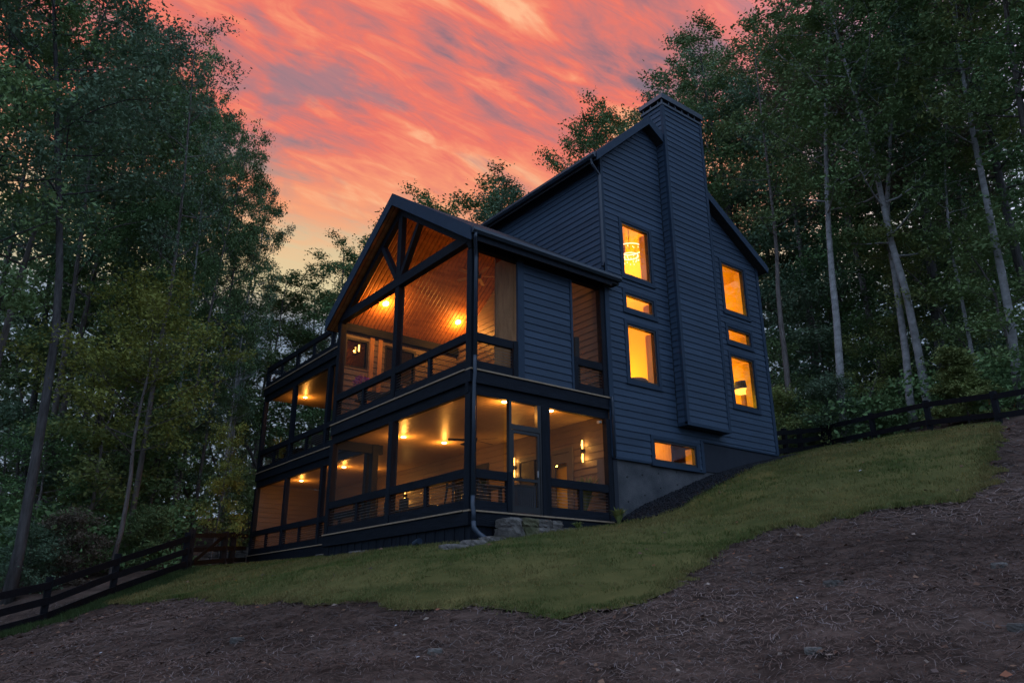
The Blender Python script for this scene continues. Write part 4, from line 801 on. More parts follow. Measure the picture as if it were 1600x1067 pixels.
for k, (a, b) in enumerate([(-0.95, -0.45), (-0.44, -0.02), (0.0, 0.42)]): stone(a, b, -0.75, -0.35, float(gz((a+b)/2, -0.55))-0.08, float(gz((a+b)/2, -0.55))+0.12, 20+k, M_STONE, t)
t = thing('ground_spotlight', (-0.25, 1.55, float(gz(-.25, 1.55))), 'small blue-grey spotlight on the lawn below the porch skirt', 'spotlight'); zz = float(gz(-.25, 1.55)); MB().tube([(-0.30, 1.62, zz+0.10), (-0.28, 1.42, zz+0.15)], [0.06, 0.075], 10).build('head', M_METAL, t); MB().tube([(-0.28, 1.52, zz-0.05), (-0.28, 1.52, zz+0.10)], 0.015, 6).build('stake', M_METAL, t)
tag(stone(-0.35, -0.05, 4.0, 4.7, float(gz(-.2, 4.4))-.05, float(gz(-.2, 4.4))+.10, 31, M_STONE, None, 'flat_stone'), 'flat stone at the foot of the skirt below the lower mid post', 'stone')
tag(stone(0.95, 1.2, 8.6, 9.6, float(gz(1.05, 9.1))-.05, float(gz(1.05, 9.1))+.12, 32, M_STONE, None, 'flat_stone'), 'flat stone at the skirt step between porch and left deck', 'stone')
# loose stones on the bare slope
for k, (x_, y_, r_, lab) in enumerate([(-1.2, -8.6, .09, 'pale rounded stone just below the lawn corner'), (-3.3, -9.6, .06, 'small grey stone on the earth below the lawn corner'), (-2.0, -10.6, .07, 'blue grey stone near the lower right corner'), (-4.9, -6.6, .06, 'dark stone on the bare earth below the lawn edge'), (-5.9, -4.0, .07, 'flat brown stone on the earth at lower left'), (0.5, -9.6, .08, 'grey stone on the bare earth at right')]):
    zz = float(gz(x_, y_)); tag(stone(x_-r_, x_+r_, y_-r_*.8, y_+r_*.8, zz-r_*.3, zz+r_*.7, 50+k, M_STONE, None, 'loose_stone'), lab, 'stone', 'loose stones on the bare slope')
# ------------------------------------------------------------------ fences
def fence(name, P, label, hgt, rails, m=M_FENCE, post_w=0.155, group=None):
    base = (P[0][0], P[0][1], float(gz(*P[0]))); t = thing(name, base, label, 'fence', group); zs = [float(gz(*p)) for p in P]
    for (x_, y_), z_ in zip(P, zs): MB().box(x_-post_w/2, x_+post_w/2, y_-post_w/2, y_+post_w/2, z_-0.3, z_+hgt).build('post', m, t, bevel=0.01)
    for (a, za), (b, zb_) in zip(zip(P, zs), zip(P[1:], zs[1:])):
        n_ = Vector((b[1]-a[1], a[0]-b[0], 0)).normalized(); cs = Vector((-9.155-a[0], -13.314-a[1], 0)); n_ = n_ if n_.dot(cs) > 0 else -n_
        for r_ in rails:
            w_ = random.uniform(-0.015, 0.015); MB().beam(Vector((a[0], a[1], za+r_+w_))+n_*0.075, Vector((b[0], b[1], zb_+r_-w_))+n_*0.075, 0.035, 0.17).build('rail', m, t)
    return t
fence('rail_fence', [(-2.16,12.0),(-4.3,10.7),(-6.0,9.5),(-7.8,8.2),(-9.6,6.9)], 'black three-rail fence running downhill at the left edge of the lawn', 1.18, (0.25, 0.62, 1.0))
# gate beside the deck
gt = thing('farm_gate', (-2.1, 12.1, float(gz(-2.1, 12.1))), 'dark brown braced timber gate between the left fence and the deck', 'gate')
ga, gb, gc_, gd_ = Vector((-2.0, 12.15, 0)), Vector((-0.35, 14.1, 0)), Vector((0.15, 14.75, 0)), Vector((1.0, 15.9, 0))
for p_, h_ in ((ga, 1.25), (gb, 1.18), (gc_, 1.18)):
    zz = float(gz(p_.x, p_.y)); MB().box(p_.x-0.09, p_.x+0.09, p_.y-0.09, p_.y+0.09, zz-0.3, zz+h_).build('post', M_GATE, gt, bevel=0.01)
zg = [float(gz(q.x, q.y)) for q in (ga, gb, gc_, gd_)]
for r_ in (0.22, 0.62, 1.05):
    for i_, (p_, q_) in enumerate(((ga, gb), (gb, gc_), (gc_, gd_))):
        MB().beam((p_.x, p_.y-0.11, zg[i_]+r_), (q_.x, q_.y-0.11, zg[i_+1]+r_), 0.035, 0.14).build('rail', M_GATE, gt)
MB().beam((ga.x+0.1, ga.y-0.14, zg[0]+0.28), (gb.x-0.1, gb.y-0.14, zg[1]+1.0), 0.03, 0.12).build('brace', M_GATE, gt)
fence('rail_fence', [(16.5,-4.25),(17.15,-1.95),(18.2,0.5),(18.85,2.6)], 'black rail fence along the top of the lawn right of the house', 1.1, (0.35, 0.95), post_w=0.16)
fence('rail_fence', [(16.2,-4.35),(15.9,-6.8),(15.6,-9.2)], 'black rail fence leaving the picture at the right edge', 1.1, (0.35, 0.95), post_w=0.16)
fence('rail_fence', [(18.7,2.75),(17.0,2.75),(15.3,2.3),(13.3,1.9)], 'short dark fence run between the right lawn crest and the house', 1.1, (0.3, 0.62, 0.95), post_w=0.15)
# low block retaining wall behind the gate
rw = thing('retaining_wall', (1.5, 18.0, 0.3), 'pale block retaining wall rising behind the gate', 'wall'); k = 0
for row in range(6):
    for i_ in range(9):
        x_ = -2.6+i_*0.62+0.3*(row % 2); zt_ = -0.35+row*0.22
        if zt_ > -0.1+0.16*(x_+2.6)*1.2: continue
        me_name = 'block'; yy = 18.2+0.02*row; stone(x_, x_+0.60, yy, yy+0.35, zt_-0.25, zt_-0.04, 100+k, M_STONE, rw, me_name); k += 1
# marking stakes with red tape in the right wood
for k, (x_, y_, h_, tilt, lab) in enumerate([(22.4, -1.98, 1.1, 0.05, 'stake wrapped in bright red tape beyond the right fence'), (22.35, -1.72, 1.2, 0.15, 'thin leaning stake left of the red taped stake'), (22.5, -2.65, 1.3, -0.4, 'thin orange stake leaning the other way beyond the right fence')]):
    zz = float(gz(x_, y_)); t = thing('marker_stake', (x_, y_, zz), lab, 'stake', 'marking stakes in the right wood'); MB().tube([(x_, y_, zz-0.1), (x_, y_-tilt*h_*-1, zz+h_)], 0.02, 6).build('stake', M_BRAC if k else M_WTRIM, t); MB().tube([(x_, y_+tilt*h_*0.35, zz+h_*0.35), (x_, y_+tilt*h_*0.8, zz+h_*0.8)], 0.045 if k == 0 else 0.022, 8).build('tape', M_RED, t)
# ------------------------------------------------------------------ trees
def leaves_from(C, rad, per, L, g_, flat=0.45, wid=0.5):
    C = np.repeat(np.asarray(C), per, 0); n = len(C); R_ = np.repeat(np.asarray(rad), per)[:, None]
    p = C+g_.normal(0, 1, (n, 3))*R_*np.array([1, 1, 0.5])
    t = g_.normal(0, 1, (n, 3)); t[:, 2] = t[:, 2]*flat-0.25; t /= np.linalg.norm(t, axis=1)[:, None]
    q = g_.normal(0, 1, (n, 3)); q[:, 2] *= flat; s = np.cross(t, np.cross(q, t)); s /= np.linalg.norm(s, axis=1)[:, None]+1e-6
    l = (L*g_.uniform(0.45, 1.5, n))[:, None]; nm = np.cross(t, s)
    V = np.stack([p-t*l*.5, p+s*l*wid*.5+nm*l*.08, p+t*l*.5, p-s*l*wid*.5+nm*l*.08], 1).reshape(-1, 3)
    return V
def make_tree(seed, H, r0, clear, spread, nb, L=0.14, per=30, crad=0.36, shape='oval', lean=0.02, wander=0.006, sub=5, upw=0.55, fork=False):
    g_ = np.random.default_rng(seed); wood = MB(); C = []; CR = []
    nseg = 12; P = [np.zeros(3)-np.array([0, 0, 0.6])]; dr = np.array([lean, 0, 1.0])
    for i in range(nseg):
        dr = dr+np.array([g_.normal(0, wander*6), g_.normal(0, wander*6), 0]); dr[2] = 1; P.append(P[-1]+dr/np.linalg.norm(dr)*(H*0.96+0.6)/nseg)
    P = np.array(P); tr_ = r0*np.r_[1.35, np.linspace(1.0, 0.10, nseg)**0.9]
    wood.tube(P, list(tr_), 9)
    def on(t): f = t*nseg; i = min(int(f), nseg-1); return P[i]+(P[i+1]-P[i])*(f-i)
    ga_ = g_.uniform(0, 6.28)
    for b in range(nb):
        t = clear+(0.985-clear)*((b+g_.uniform(0, 1))/nb); k = (t-clear)/(1-clear)
        prof = {'oval': math.sin(math.pi*min(1, 0.18+0.80*k))**0.7, 'dome': (1-k**2.2)**0.55*0.9+0.15, 'top': 0.35+0.75*math.sin(math.pi*min(1, 0.1+0.85*k)), 'layer': 1.0-0.62*k, 'cone': 1.05-k*0.95}[shape]
        Lb = spread*prof*g_.uniform(0.62, 1.2); ga_ += 2.4+g_.normal(0, 0.35); el = upw*(0.25+0.9*k)+g_.normal(0, 0.12); a = on(t)
        d_ = np.array([math.cos(ga_)*math.cos(el), math.sin(ga_)*math.cos(el), math.sin(el)]); pts = [a]
        for j in range(4): d_ = d_+g_.normal(0, 0.13, 3)+np.array([0, 0, 0.05]); d_ /= np.linalg.norm(d_); pts.append(pts[-1]+d_*Lb/4)
        rb = max(0.014, min(r0*0.42*(1-0.75*t), 0.02*Lb+0.012)); wood.tube(pts, list(np.linspace(rb, 0.008, 5)), 5, False); pts = np.array(pts)
        ns = max(2, int(sub*(0.5+Lb/spread*0.7)))
        for s_ in range(ns):
            f = 4*(0.28+0.72*(s_+g_.random())/ns); i = min(int(f), 3); q = pts[i]+(pts[i+1]-pts[i])*(f-i)
            e = g_.normal(0, 1, 3); e[2] = abs(e[2])*0.35; e = e/np.linalg.norm(e)*0.8+d_*0.6; e /= np.linalg.norm(e); ls = Lb*g_.uniform(0.16, 0.36)+0.25
            q2 = q+e*ls*0.5+g_.normal(0, 0.06, 3); q3 = q+e*ls+np.array([0, 0, -0.04*ls]); wood.tube([q, q2, q3], [max(0.007, rb*0.35), 0.008, 0.004], 3, False)
            for w_ in (0.55, 0.85, 1.05): C.append(q+(q3-q)*w_); CR.append(crad*g_.uniform(0.55, 1.25))
        C.append(pts[-1]); CR.append(crad)
    C = np.array(C); V = leaves_from(C, CR, per, L, g_)
    lm = npmesh('crown', V, np.arange(len(V)).reshape(-1, 4))
    tm = bpy.data.meshes.new('trunk'); tm.from_pydata(wood.v, [], wood.f); tm.polygons.foreach_set('use_smooth', [True]*len(tm.polygons)); tm.update()
    return tm, lm, H
PROTO = {
 'A': make_tree(1, 25, 0.20, 0.36, 4.6, 30, 0.20, 36, 0.35, 'oval', 0.02),
 'B': make_tree(2, 26, 0.18, 0.44, 4.2, 28, 0.19, 36, 0.34, 'top', -0.02),
 'C': make_tree(3, 24, 0.18, 0.30, 4.2, 32, 0.18, 36, 0.33, 'oval', 0.015, 0.008),
 'D': make_tree(4, 13, 0.095, 0.38, 3.8, 26, 0.15, 36, 0.36, 'dome', 0.05, 0.012),
 'U': make_tree(5, 8, 0.075, 0.22, 2.9, 19, 0.15, 30, 0.32, 'layer', 0.04, 0.02, 5, 0.25),
 'V': make_tree(6, 11, 0.09, 0.30, 2.6, 22, 0.15, 28, 0.34, 'oval', 0.03, 0.02),
 'S': make_tree(7, 3.2, 0.05, 0.05, 1.7, 20, 0.11, 40, 0.24, 'dome', 0.02, 0.03, 5, 0.7),
 'P': make_tree(8, 4.0, 0.05, 0.12, 1.5, 34, 0.13, 60, 0.17, 'cone', 0.0, 0.006, 5, 0.15),
 'O': make_tree(11, 26, 0.155, 0.48, 3.7, 30, 0.16, 34, 0.34, 'oval', 0.0, 0.007, 6, 0.7),
 'T': make_tree(9, 24, 0.17, 0.52, 3.1, 15, 0.17, 22, 0.40, 'top', 0.02, 0.007),
}
BARK = {'d': M_BARKD, 'g': M_BARK, 'p': M_BARKP}; LEAFM = {'g': M_LEAF, 'b': M_LEAFB, 'y': M_LEAFY, 'f': M_LEAFG, 'r': M_LEAFR}
VAR = {}
def tree(x, y, H, kind, bark, leaf, rot, label, group=None, name='tree', cat='tree', sxy=1.0, tilt=(0, 0)):
    tm, lm, h = PROTO[kind]; k = H/h
    t = thing(name, (x, y, float(gz(x, y))), label, cat, group); t.rotation_euler = (tilt[0], tilt[1], rot); t.scale = (k*sxy, k*sxy, k)
    for nm, me_, m in (('trunk', tm, BARK[bark]), ('crown', lm, LEAFM[leaf])):
        key = (nm, kind, m.name)
        if key not in VAR:
            VAR[key] = me_ if not me_.materials else me_.copy(); VAR[key].materials.clear(); VAR[key].materials.append(m)
        o = bpy.data.objects.new(nm, VAR[key]); COL.objects.link(o); o.parent = t
tree(-6.41, 13.55, 26.00, 'O', 'd', 'b', 3.7, 'tall dark-trunked tree behind the fence at the far left edge', 'tall trees of the wood left of the house')
tree(-3.62, 14.64, 11.17, 'D', 'g', 'y', -0.9, 'rounded light green tree standing in front of the left wood', 'tall trees of the wood left of the house')
tree(-2.79, 17.03, 22.00, 'T', 'g', 'b', 2.2, 'straight grey trunk right beside the rounded light green tree', 'tall trees of the wood left of the house', 'tree', 'tree', 0.7)
tree(-0.99, 18.66, 20.00, 'B', 'g', 'g', 1.0, 'left trunk of the close group of three above the gate', 'tall trees of the wood left of the house', 'tree', 'tree', 0.55)
tree(-0.46, 19.56, 21.00, 'C', 'p', 'g', 4.1, 'middle pale trunk of the close group of three above the gate', 'tall trees of the wood left of the house', 'tree', 'tree', 0.55)
tree(0.26, 20.39, 19.44, 'A', 'g', 'g', 5.3, 'right trunk of the group above the gate, with crown leaning to the sky gap', 'tall trees of the wood left of the house', 'tree', 'tree', 0.52)
tree(1.81, 22.02, 19.00, 'C', 'p', 'b', 2.0, 'pale double-stemmed tree between the trunk group and the deck', 'tall trees of the wood left of the house', 'tree', 'tree', 0.5)
tree(2.32, 22.39, 17.00, 'T', 'p', 'g', 0.3, 'thin tree close beside the left end of the deck', 'tall trees of the wood left of the house', 'tree', 'tree', 0.7)
tree(-0.35, 15.36, 5.20, 'U', 'g', 'y', 0.4, 'small yellow green sapling above the gate', 'saplings', 'tree', 'tree', 0.62)
tree(5.83, 25.92, 14.88, 'V', 'g', 'g', 1.1, 'leafy tree just left of the open top deck', 'treetops rising behind the house')
tree(1.75, 21.00, 19.21, 'C', 'p', 'g', 2.7, 'crown reaching into the sunset gap above the left deck', 'treetops rising behind the house', 'tree', 'tree', 0.5)
tree(-7.75, 16.65, 25.00, 'B', 'g', 'b', 0.0, 'slender forest tree crowded deep in the left wood', 'tall trees of the wood left of the house', 'tree', 'tree', 0.8)
tree(-9.16, 13.69, 24.00, 'A', 'd', 'g', 1.3, 'slender forest tree crowded deep in the left wood', 'tall trees of the wood left of the house', 'tree', 'tree', 0.8)
tree(-4.74, 21.41, 26.00, 'C', 'g', 'g', 2.6, 'slender forest tree crowded deep in the left wood', 'tall trees of the wood left of the house', 'tree', 'tree', 0.8)
tree(-3.10, 24.20, 27.00, 'A', 'd', 'b', 3.9000000000000004, 'slender forest tree crowded deep in the left wood', 'tall trees of the wood left of the house', 'tree', 'tree', 0.8)
tree(-0.30, 26.72, 27.00, 'B', 'g', 'g', 5.2, 'slender forest tree crowded deep in the left wood', 'tall trees of the wood left of the house', 'tree', 'tree', 0.6)
tree(1.68, 31.39, 26.00, 'C', 'd', 'b', 6.5, 'slender forest tree crowded deep in the left wood', 'tall trees of the wood left of the house', 'tree', 'tree', 0.6)
tree(-1.28, 30.99, 28.00, 'B', 'g', 'b', 7.800000000000001, 'slender forest tree crowded deep in the left wood', 'tall trees of the wood left of the house', 'tree', 'tree', 0.6)
tree(-5.18, 27.49, 27.00, 'A', 'd', 'b', 9.1, 'slender forest tree crowded deep in the left wood', 'tall trees of the wood left of the house', 'tree', 'tree', 0.8)
tree(-6.61, 23.60, 26.00, 'C', 'g', 'g', 10.4, 'slender forest tree crowded deep in the left wood', 'tall trees of the wood left of the house', 'tree', 'tree', 0.8)
tree(1.98, 31.32, 22.00, 'B', 'd', 'b', 11.700000000000001, 'slender forest tree crowded deep in the left wood', 'tall trees of the wood left of the house', 'tree', 'tree', 0.6)
tree(-2.52, 33.21, 27.00, 'C', 'g', 'b', 13.0, 'slender forest tree crowded deep in the left wood', 'tall trees of the wood left of the house', 'tree', 'tree', 0.8)
tree(5.48, 33.45, 15.00, 'A', 'd', 'g', 14.3, 'slender forest tree crowded deep in the left wood', 'tall trees of the wood left of the house', 'tree', 'tree', 0.6)
tree(-5.47, 19.48, 25.00, 'B', 'g', 'g', 15.600000000000001, 'slender forest tree crowded deep in the left wood', 'tall trees of the wood left of the house', 'tree', 'tree', 0.8)
tree(-3.10, 28.25, 27.00, 'A', 'd', 'g', 16.900000000000002, 'slender forest tree crowded deep in the left wood', 'tall trees of the wood left of the house', 'tree', 'tree', 0.8)
tree(-2.18, 22.00, 22.00, 'B', 'g', 'g', 18.2, 'slender forest tree crowded deep in the left wood', 'tall trees of the wood left of the house', 'tree', 'tree', 0.6)
tree(1.17, 35.61, 28.00, 'C', 'd', 'g', 19.5, 'slender forest tree crowded deep in the left wood', 'tall trees of the wood left of the house', 'tree', 'tree', 0.6)
tree(-5.71, 16.49, 7.00, 'V', 'g', 'g', 0.0, 'small understory tree among the trunks of the left wood', 'small understory trees in the woods', 'tree', 'tree', 1.05)
tree(-4.40, 17.32, 8.50, 'U', 'g', 'f', 2.1, 'small understory tree among the trunks of the left wood', 'small understory trees in the woods', 'tree', 'tree', 1.05)
tree(-3.31, 20.18, 7.00, 'V', 'g', 'b', 4.2, 'small understory tree among the trunks of the left wood', 'small understory trees in the woods', 'tree', 'tree', 1.05)
tree(-1.82, 18.86, 6.50, 'U', 'g', 'g', 6.300000000000001, 'small understory tree among the trunks of the left wood', 'small understory trees in the woods', 'tree', 'tree', 1.05)
tree(1.54, 24.19, 8.00, 'V', 'g', 'g', 8.4, 'small understory tree among the trunks of the left wood', 'small understory trees in the woods', 'tree', 'tree', 1.05)
tree(-0.22, 23.62, 9.00, 'U', 'g', 'f', 10.5, 'small understory tree among the trunks of the left wood', 'small understory trees in the woods', 'tree', 'tree', 1.05)
tree(-6.74, 17.59, 8.00, 'V', 'g', 'b', 12.600000000000001, 'small understory tree among the trunks of the left wood', 'small understory trees in the woods', 'tree', 'tree', 1.05)
tree(-3.97, 26.35, 10.00, 'U', 'g', 'g', 14.700000000000001, 'small understory tree among the trunks of the left wood', 'small understory trees in the woods', 'tree', 'tree', 1.05)
tree(4.90, 26.26, 8.00, 'V', 'g', 'g', 16.8, 'small understory tree among the trunks of the left wood', 'small understory trees in the woods', 'tree', 'tree', 1.05)
tree(-1.29, 25.90, 10.00, 'U', 'g', 'f', 18.900000000000002, 'small understory tree among the trunks of the left wood', 'small understory trees in the woods', 'tree', 'tree', 1.05)
tree(4.08, 27.60, 9.00, 'V', 'g', 'b', 21.0, 'small understory tree among the trunks of the left wood', 'small understory trees in the woods', 'tree', 'tree', 1.05)
tree(-5.64, 21.51, 9.50, 'U', 'g', 'g', 23.1, 'small understory tree among the trunks of the left wood', 'small understory trees in the woods', 'tree', 'tree', 1.05)
tree(-4.72, 14.84, 1.90, 'S', 'd', 'r', 0.0, 'rust tinged shrub behind the left fence', 'shrubs behind the left fence', 'shrub', 'shrub', 1.1)
tree(-2.83, 15.50, 1.80, 'S', 'd', 'g', 1.7, 'dark green shrub behind the fence, left of the gate', 'shrubs behind the left fence', 'shrub', 'shrub', 1.1)
tree(-6.17, 14.02, 1.80, 'S', 'd', 'b', 3.4, 'dull green shrub at the far left behind the fence', 'shrubs behind the left fence', 'shrub', 'shrub', 1.1)
tree(2.95, 20.59, 3.00, 'S', 'd', 'g', 5.1, 'shrub against the left end of the deck', 'shrubs behind the left fence', 'shrub', 'shrub', 1.1)
tree(8.54, 25.88, 17.33, 'A', 'd', 'g', 0.4799999999999853, 'treetop just left of the porch gable', 'treetops rising behind the house')
tree(13.14, 31.44, 21.06, 'C', 'd', 'g', 0.5799999999999841, 'treetop peeping over the left slope of the porch gable', 'treetops rising behind the house')
tree(14.15, 26.34, 21.82, 'A', 'd', 'g', 0.059999999999925, 'treetop right behind the porch gable peak', 'treetops rising behind the house', 'tree', 'tree', 1.15)
tree(17.21, 24.38, 21.36, 'C', 'd', 'b', 0.25999999999997936, 'left treetop behind the main roof slope', 'treetops rising behind the house', 'tree', 'tree', 1.05)
tree(20.24, 24.63, 23.01, 'A', 'd', 'g', 1.0799999999999779, 'right treetop behind the main roof slope', 'treetops rising behind the house', 'tree', 'tree', 1.2)
tree(23.76, 20.24, 25.06, 'C', 'd', 'g', 5.559999999999952, 'tree rising left of the chimney, lower part of its skyline', 'treetops rising behind the house', 'tree', 'tree', 0.9)
tree(25.28, 20.12, 28.39, 'A', 'd', 'g', 0.03999999999997339, 'tall tree rising just left of the chimney top', 'treetops rising behind the house', 'tree', 'tree', 0.9)
tree(29.29, 15.42, 31.58, 'A', 'd', 'b', 5.959999999999947, 'tall tree rising right behind the chimney top', 'treetops rising behind the house', 'tree', 'tree', 0.85)
tree(29.35, 11.85, 30.06, 'C', 'd', 'g', 4.039999999999967, 'tallest tree right of the chimney against the sunset', 'treetops rising behind the house', 'tree', 'tree', 0.85)
tree(8.93, 30.07, 15.38, 'A', 'g', 'g', 0.7, 'leafy crown closing the low sky gap above the deck railing', 'treetops rising behind the house', 'tree', 'tree', 1.5)
tree(8.16, 33.59, 15.53, 'C', 'g', 'b', 3.1, 'dense crown behind the left corner of the top deck', 'treetops rising behind the house', 'tree', 'tree', 1.4)
tree(5.50, 29.23, 15.12, 'A', 'g', 'g', 4.9, 'crown between the left wood and the low sky gap', 'treetops rising behind the house', 'tree', 'tree', 1.2)
tree(19.81, 2.51, 24.00, 'B', 'p', 'g', 0.2, 'straight pale trunk standing nearest the house in the right wood', 'tall trees of the wood right of the house')
tree(19.23, 4.48, 19.00, 'T', 'g', 'g', 1.7, 'thin curved tree hugging the right corner of the house', 'tall trees of the wood right of the house')
tree(21.83, 0.68, 22.00, 'T', 'p', 'b', 2.9, 'thin pale trunk left of the rough-barked tree in the right wood', 'tall trees of the wood right of the house')
tree(22.54, 0.31, 25.00, 'C', 'p', 'g', 4.4, 'slim pale trunk right behind the middle fence post at right', 'tall trees of the wood right of the house', 'tree', 'tree', 0.9)
tree(25.11, 0.64, 27.00, 'A', 'd', 'r', 5.0, 'thick rough-barked tree in the middle of the right wood', 'tall trees of the wood right of the house', 'tree', 'tree', 1.15)
tree(22.22, -3.09, 25.00, 'B', 'p', 'f', 0.9, 'lichen-spotted pale trunk at the right edge of the wood', 'tall trees of the wood right of the house', 'tree', 'tree', 0.95)
tree(22.75, -1.56, 17.00, 'T', 'p', 'g', 3.5, 'very thin white stem left of the last fence post at right', 'tall trees of the wood right of the house', 'tree', 'tree', 0.7)
tree(19.75, -2.11, 2.70, 'P', 'g', 'f', 0.5, 'young bushy pine behind the right fence', 'saplings', 'pine_tree', 'tree', 1.15)
tree(27.22, 7.69, 25.00, 'A', 'g', 'b', 0.0, 'slender forest tree crowded deep in the right wood', 'tall trees of the wood right of the house')
tree(30.08, 6.60, 27.00, 'C', 'd', 'g', 1.9, 'slender forest tree crowded deep in the right wood', 'tall trees of the wood right of the house')
tree(27.00, 3.80, 25.00, 'B', 'g', 'g', 3.8, 'slender forest tree crowded deep in the right wood', 'tall trees of the wood right of the house')
tree(31.92, 2.45, 27.00, 'A', 'd', 'b', 5.699999999999999, 'slender forest tree crowded deep in the right wood', 'tall trees of the wood right of the house')
tree(29.60, 0.08, 26.00, 'C', 'g', 'f', 7.6, 'slender forest tree crowded deep in the right wood', 'tall trees of the wood right of the house')
tree(25.38, -3.16, 26.00, 'A', 'd', 'g', 9.5, 'slender forest tree crowded deep in the right wood', 'tall trees of the wood right of the house')
tree(20.82, -5.39, 25.00, 'B', 'g', 'g', 11.399999999999999, 'slender forest tree crowded deep in the right wood', 'tall trees of the wood right of the house')
tree(18.13, -7.02, 24.00, 'C', 'd', 'g', 13.299999999999999, 'slender forest tree crowded deep in the right wood', 'tall trees of the wood right of the house')
tree(27.46, 11.09, 25.00, 'B', 'g', 'g', 15.2, 'slender forest tree crowded deep in the right wood', 'tall trees of the wood right of the house')
tree(32.53, 12.45, 26.00, 'C', 'd', 'b', 17.099999999999998, 'slender forest tree crowded deep in the right wood', 'tall trees of the wood right of the house')
tree(35.55, 6.74, 28.00, 'A', 'g', 'b', 19.0, 'slender forest tree crowded deep in the right wood', 'tall trees of the wood right of the house')
tree(34.67, 0.67, 28.00, 'B', 'd', 'b', 20.9, 'slender forest tree crowded deep in the right wood', 'tall trees of the wood right of the house')
tree(34.77, 10.58, 27.00, 'A', 'g', 'g', 22.799999999999997, 'slender forest tree crowded deep in the right wood', 'tall trees of the wood right of the house')
tree(32.38, 16.29, 25.00, 'C', 'd', 'b', 24.7, 'slender forest tree crowded deep in the right wood', 'tall trees of the wood right of the house')
tree(38.74, 4.22, 27.00, 'C', 'g', 'b', 26.599999999999998, 'slender forest tree crowded deep in the right wood', 'tall trees of the wood right of the house')
tree(21.68, 5.27, 8.00, 'V', 'g', 'g', 0.0, 'small understory tree among the trunks of the right wood', 'small understory trees in the woods', 'tree', 'tree', 1.05)
tree(24.89, 5.71, 9.00, 'U', 'g', 'b', 2.3, 'small understory tree among the trunks of the right wood', 'small understory trees in the woods', 'tree', 'tree', 1.05)
tree(22.82, 3.24, 7.50, 'V', 'g', 'f', 4.6, 'small understory tree among the trunks of the right wood', 'small understory trees in the woods', 'tree', 'tree', 1.05)
tree(25.23, 2.87, 9.00, 'U', 'g', 'g', 6.8999999999999995, 'small understory tree among the trunks of the right wood', 'small understory trees in the woods', 'tree', 'tree', 1.05)
tree(28.39, 3.15, 10.00, 'V', 'g', 'g', 9.2, 'small understory tree among the trunks of the right wood', 'small understory trees in the woods', 'tree', 'tree', 1.05)
tree(27.05, 1.19, 8.00, 'U', 'g', 'b', 11.5, 'small understory tree among the trunks of the right wood', 'small understory trees in the woods', 'tree', 'tree', 1.05)
tree(25.75, -1.05, 9.00, 'V', 'g', 'f', 13.799999999999999, 'small understory tree among the trunks of the right wood', 'small understory trees in the woods', 'tree', 'tree', 1.05)
tree(23.30, -3.18, 8.50, 'U', 'g', 'g', 16.099999999999998, 'small understory tree among the trunks of the right wood', 'small understory trees in the woods', 'tree', 'tree', 1.05)
tree(30.40, 5.96, 11.00, 'V', 'g', 'g', 18.4, 'small understory tree among the trunks of the right wood', 'small understory trees in the woods', 'tree', 'tree', 1.05)
tree(24.71, 7.97, 10.00, 'U', 'g', 'b', 20.7, 'small understory tree among the trunks of the right wood', 'small understory trees in the woods', 'tree', 'tree', 1.05)
tree(32.08, 2.03, 10.00, 'V', 'g', 'f', 23.0, 'small understory tree among the trunks of the right wood', 'small understory trees in the woods', 'tree', 'tree', 1.05)
tree(31.58, 0.46, 11.00, 'U', 'g', 'g', 25.299999999999997, 'small understory tree among the trunks of the right wood', 'small understory trees in the woods', 'tree', 'tree', 1.05)
tree(29.97, 8.92, 11.00, 'V', 'g', 'g', 27.599999999999998, 'small understory tree among the trunks of the right wood', 'small understory trees in the woods', 'tree', 'tree', 1.05)
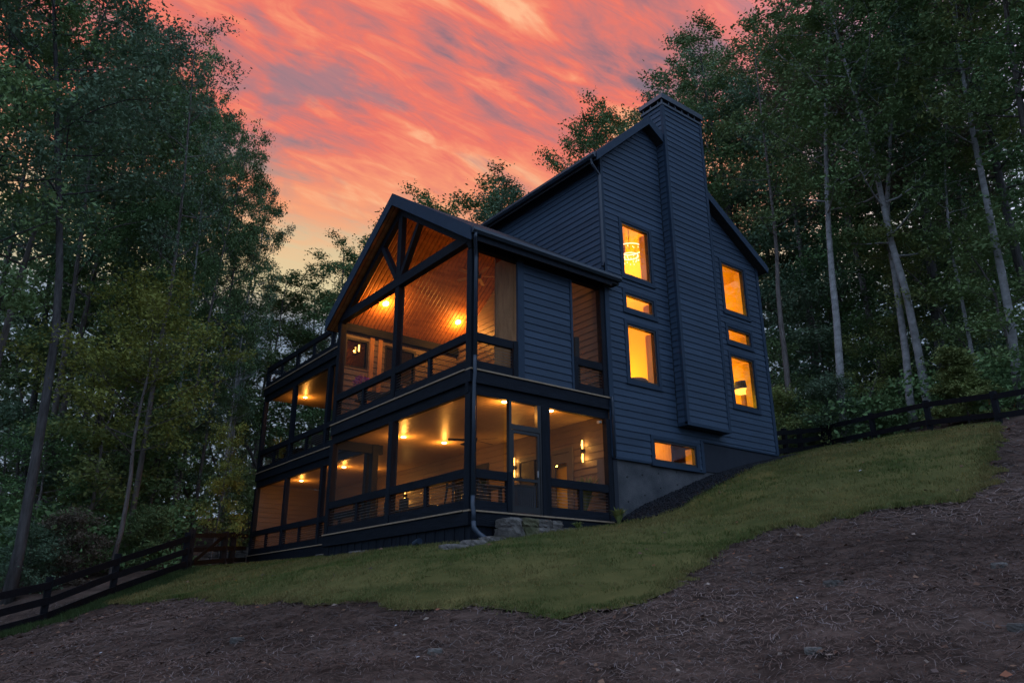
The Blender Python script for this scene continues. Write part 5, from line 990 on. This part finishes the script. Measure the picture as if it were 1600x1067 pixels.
tree(19.50, 3.05, 2.60, 'S', 'd', 'b', 0.0, 'pale green spreading shrub right of the house corner', 'shrubs behind the right fence', 'shrub', 'shrub', 1.15)
tree(20.95, 2.49, 1.60, 'S', 'd', 'g', 1.7, 'dark shrub right of the straight pale trunk', 'shrubs behind the right fence', 'shrub', 'shrub', 1.15)
tree(17.88, 3.81, 2.60, 'S', 'd', 'f', 3.4, 'leafy shrub tucked behind the right house corner', 'shrubs behind the right fence', 'shrub', 'shrub', 1.15)
tree(21.48, 1.44, 1.40, 'S', 'd', 'g', 5.1, 'low shrub behind the right fence below the thin trunks', 'shrubs behind the right fence', 'shrub', 'shrub', 1.15)
# far wood that reads as one mass
def mass(name, spots, L, per, crad, m, label, seed):
    g_ = np.random.default_rng(seed); V = leaves_from(spots, np.full(len(spots), crad), per, L, g_, 0.6, 0.6); me_ = npmesh(name, V, np.arange(len(V)).reshape(-1, 4)); o = link(name, me_, m); o['kind'] = 'stuff'; o['label'] = label
g_ = np.random.default_rng(77)
def band(n, az0, az1, d0, d1, h0, h1, topfn=None):
    az = np.radians(g_.uniform(az0, az1, n)); D = g_.uniform(d0, d1, n); x_ = -9.155+D*np.cos(az); y_ = -13.314+D*np.sin(az); z_ = gz(x_, y_)+h0+(h1-h0)*g_.random(n)**1.2*(topfn(np.degrees(az)) if topfn else 1)
    k = ~((x_ > -1) & (x_ < 13) & (y_ > -1) & (y_ < 18)); return np.stack([x_, y_, z_], 1)[k]
wob = lambda a: 0.72+0.2*np.sin(a*0.9)+0.12*np.sin(a*2.3+1)
sp = np.concatenate([band(1300, 75, 118, 46, 66, 0.3, 25, wob), band(1200, -12, 36, 46, 68, 0.3, 21, wob), band(500, 38, 74, 50, 68, 0.2, 9, wob)])
mass('forest', sp, 0.42, 42, 1.15, M_LEAFB, 'deep dark wood closing the view behind the nearer trees', 78)
sp = np.concatenate([band(620, 75, 100, 28.5, 46, 0.1, 2.2), band(620, 8, 33, 31, 48, 0.1, 2.0)])
mass('undergrowth', sp, 0.17, 60, 0.42, M_LEAF, 'dense leafy undergrowth on the forest floor', 79)
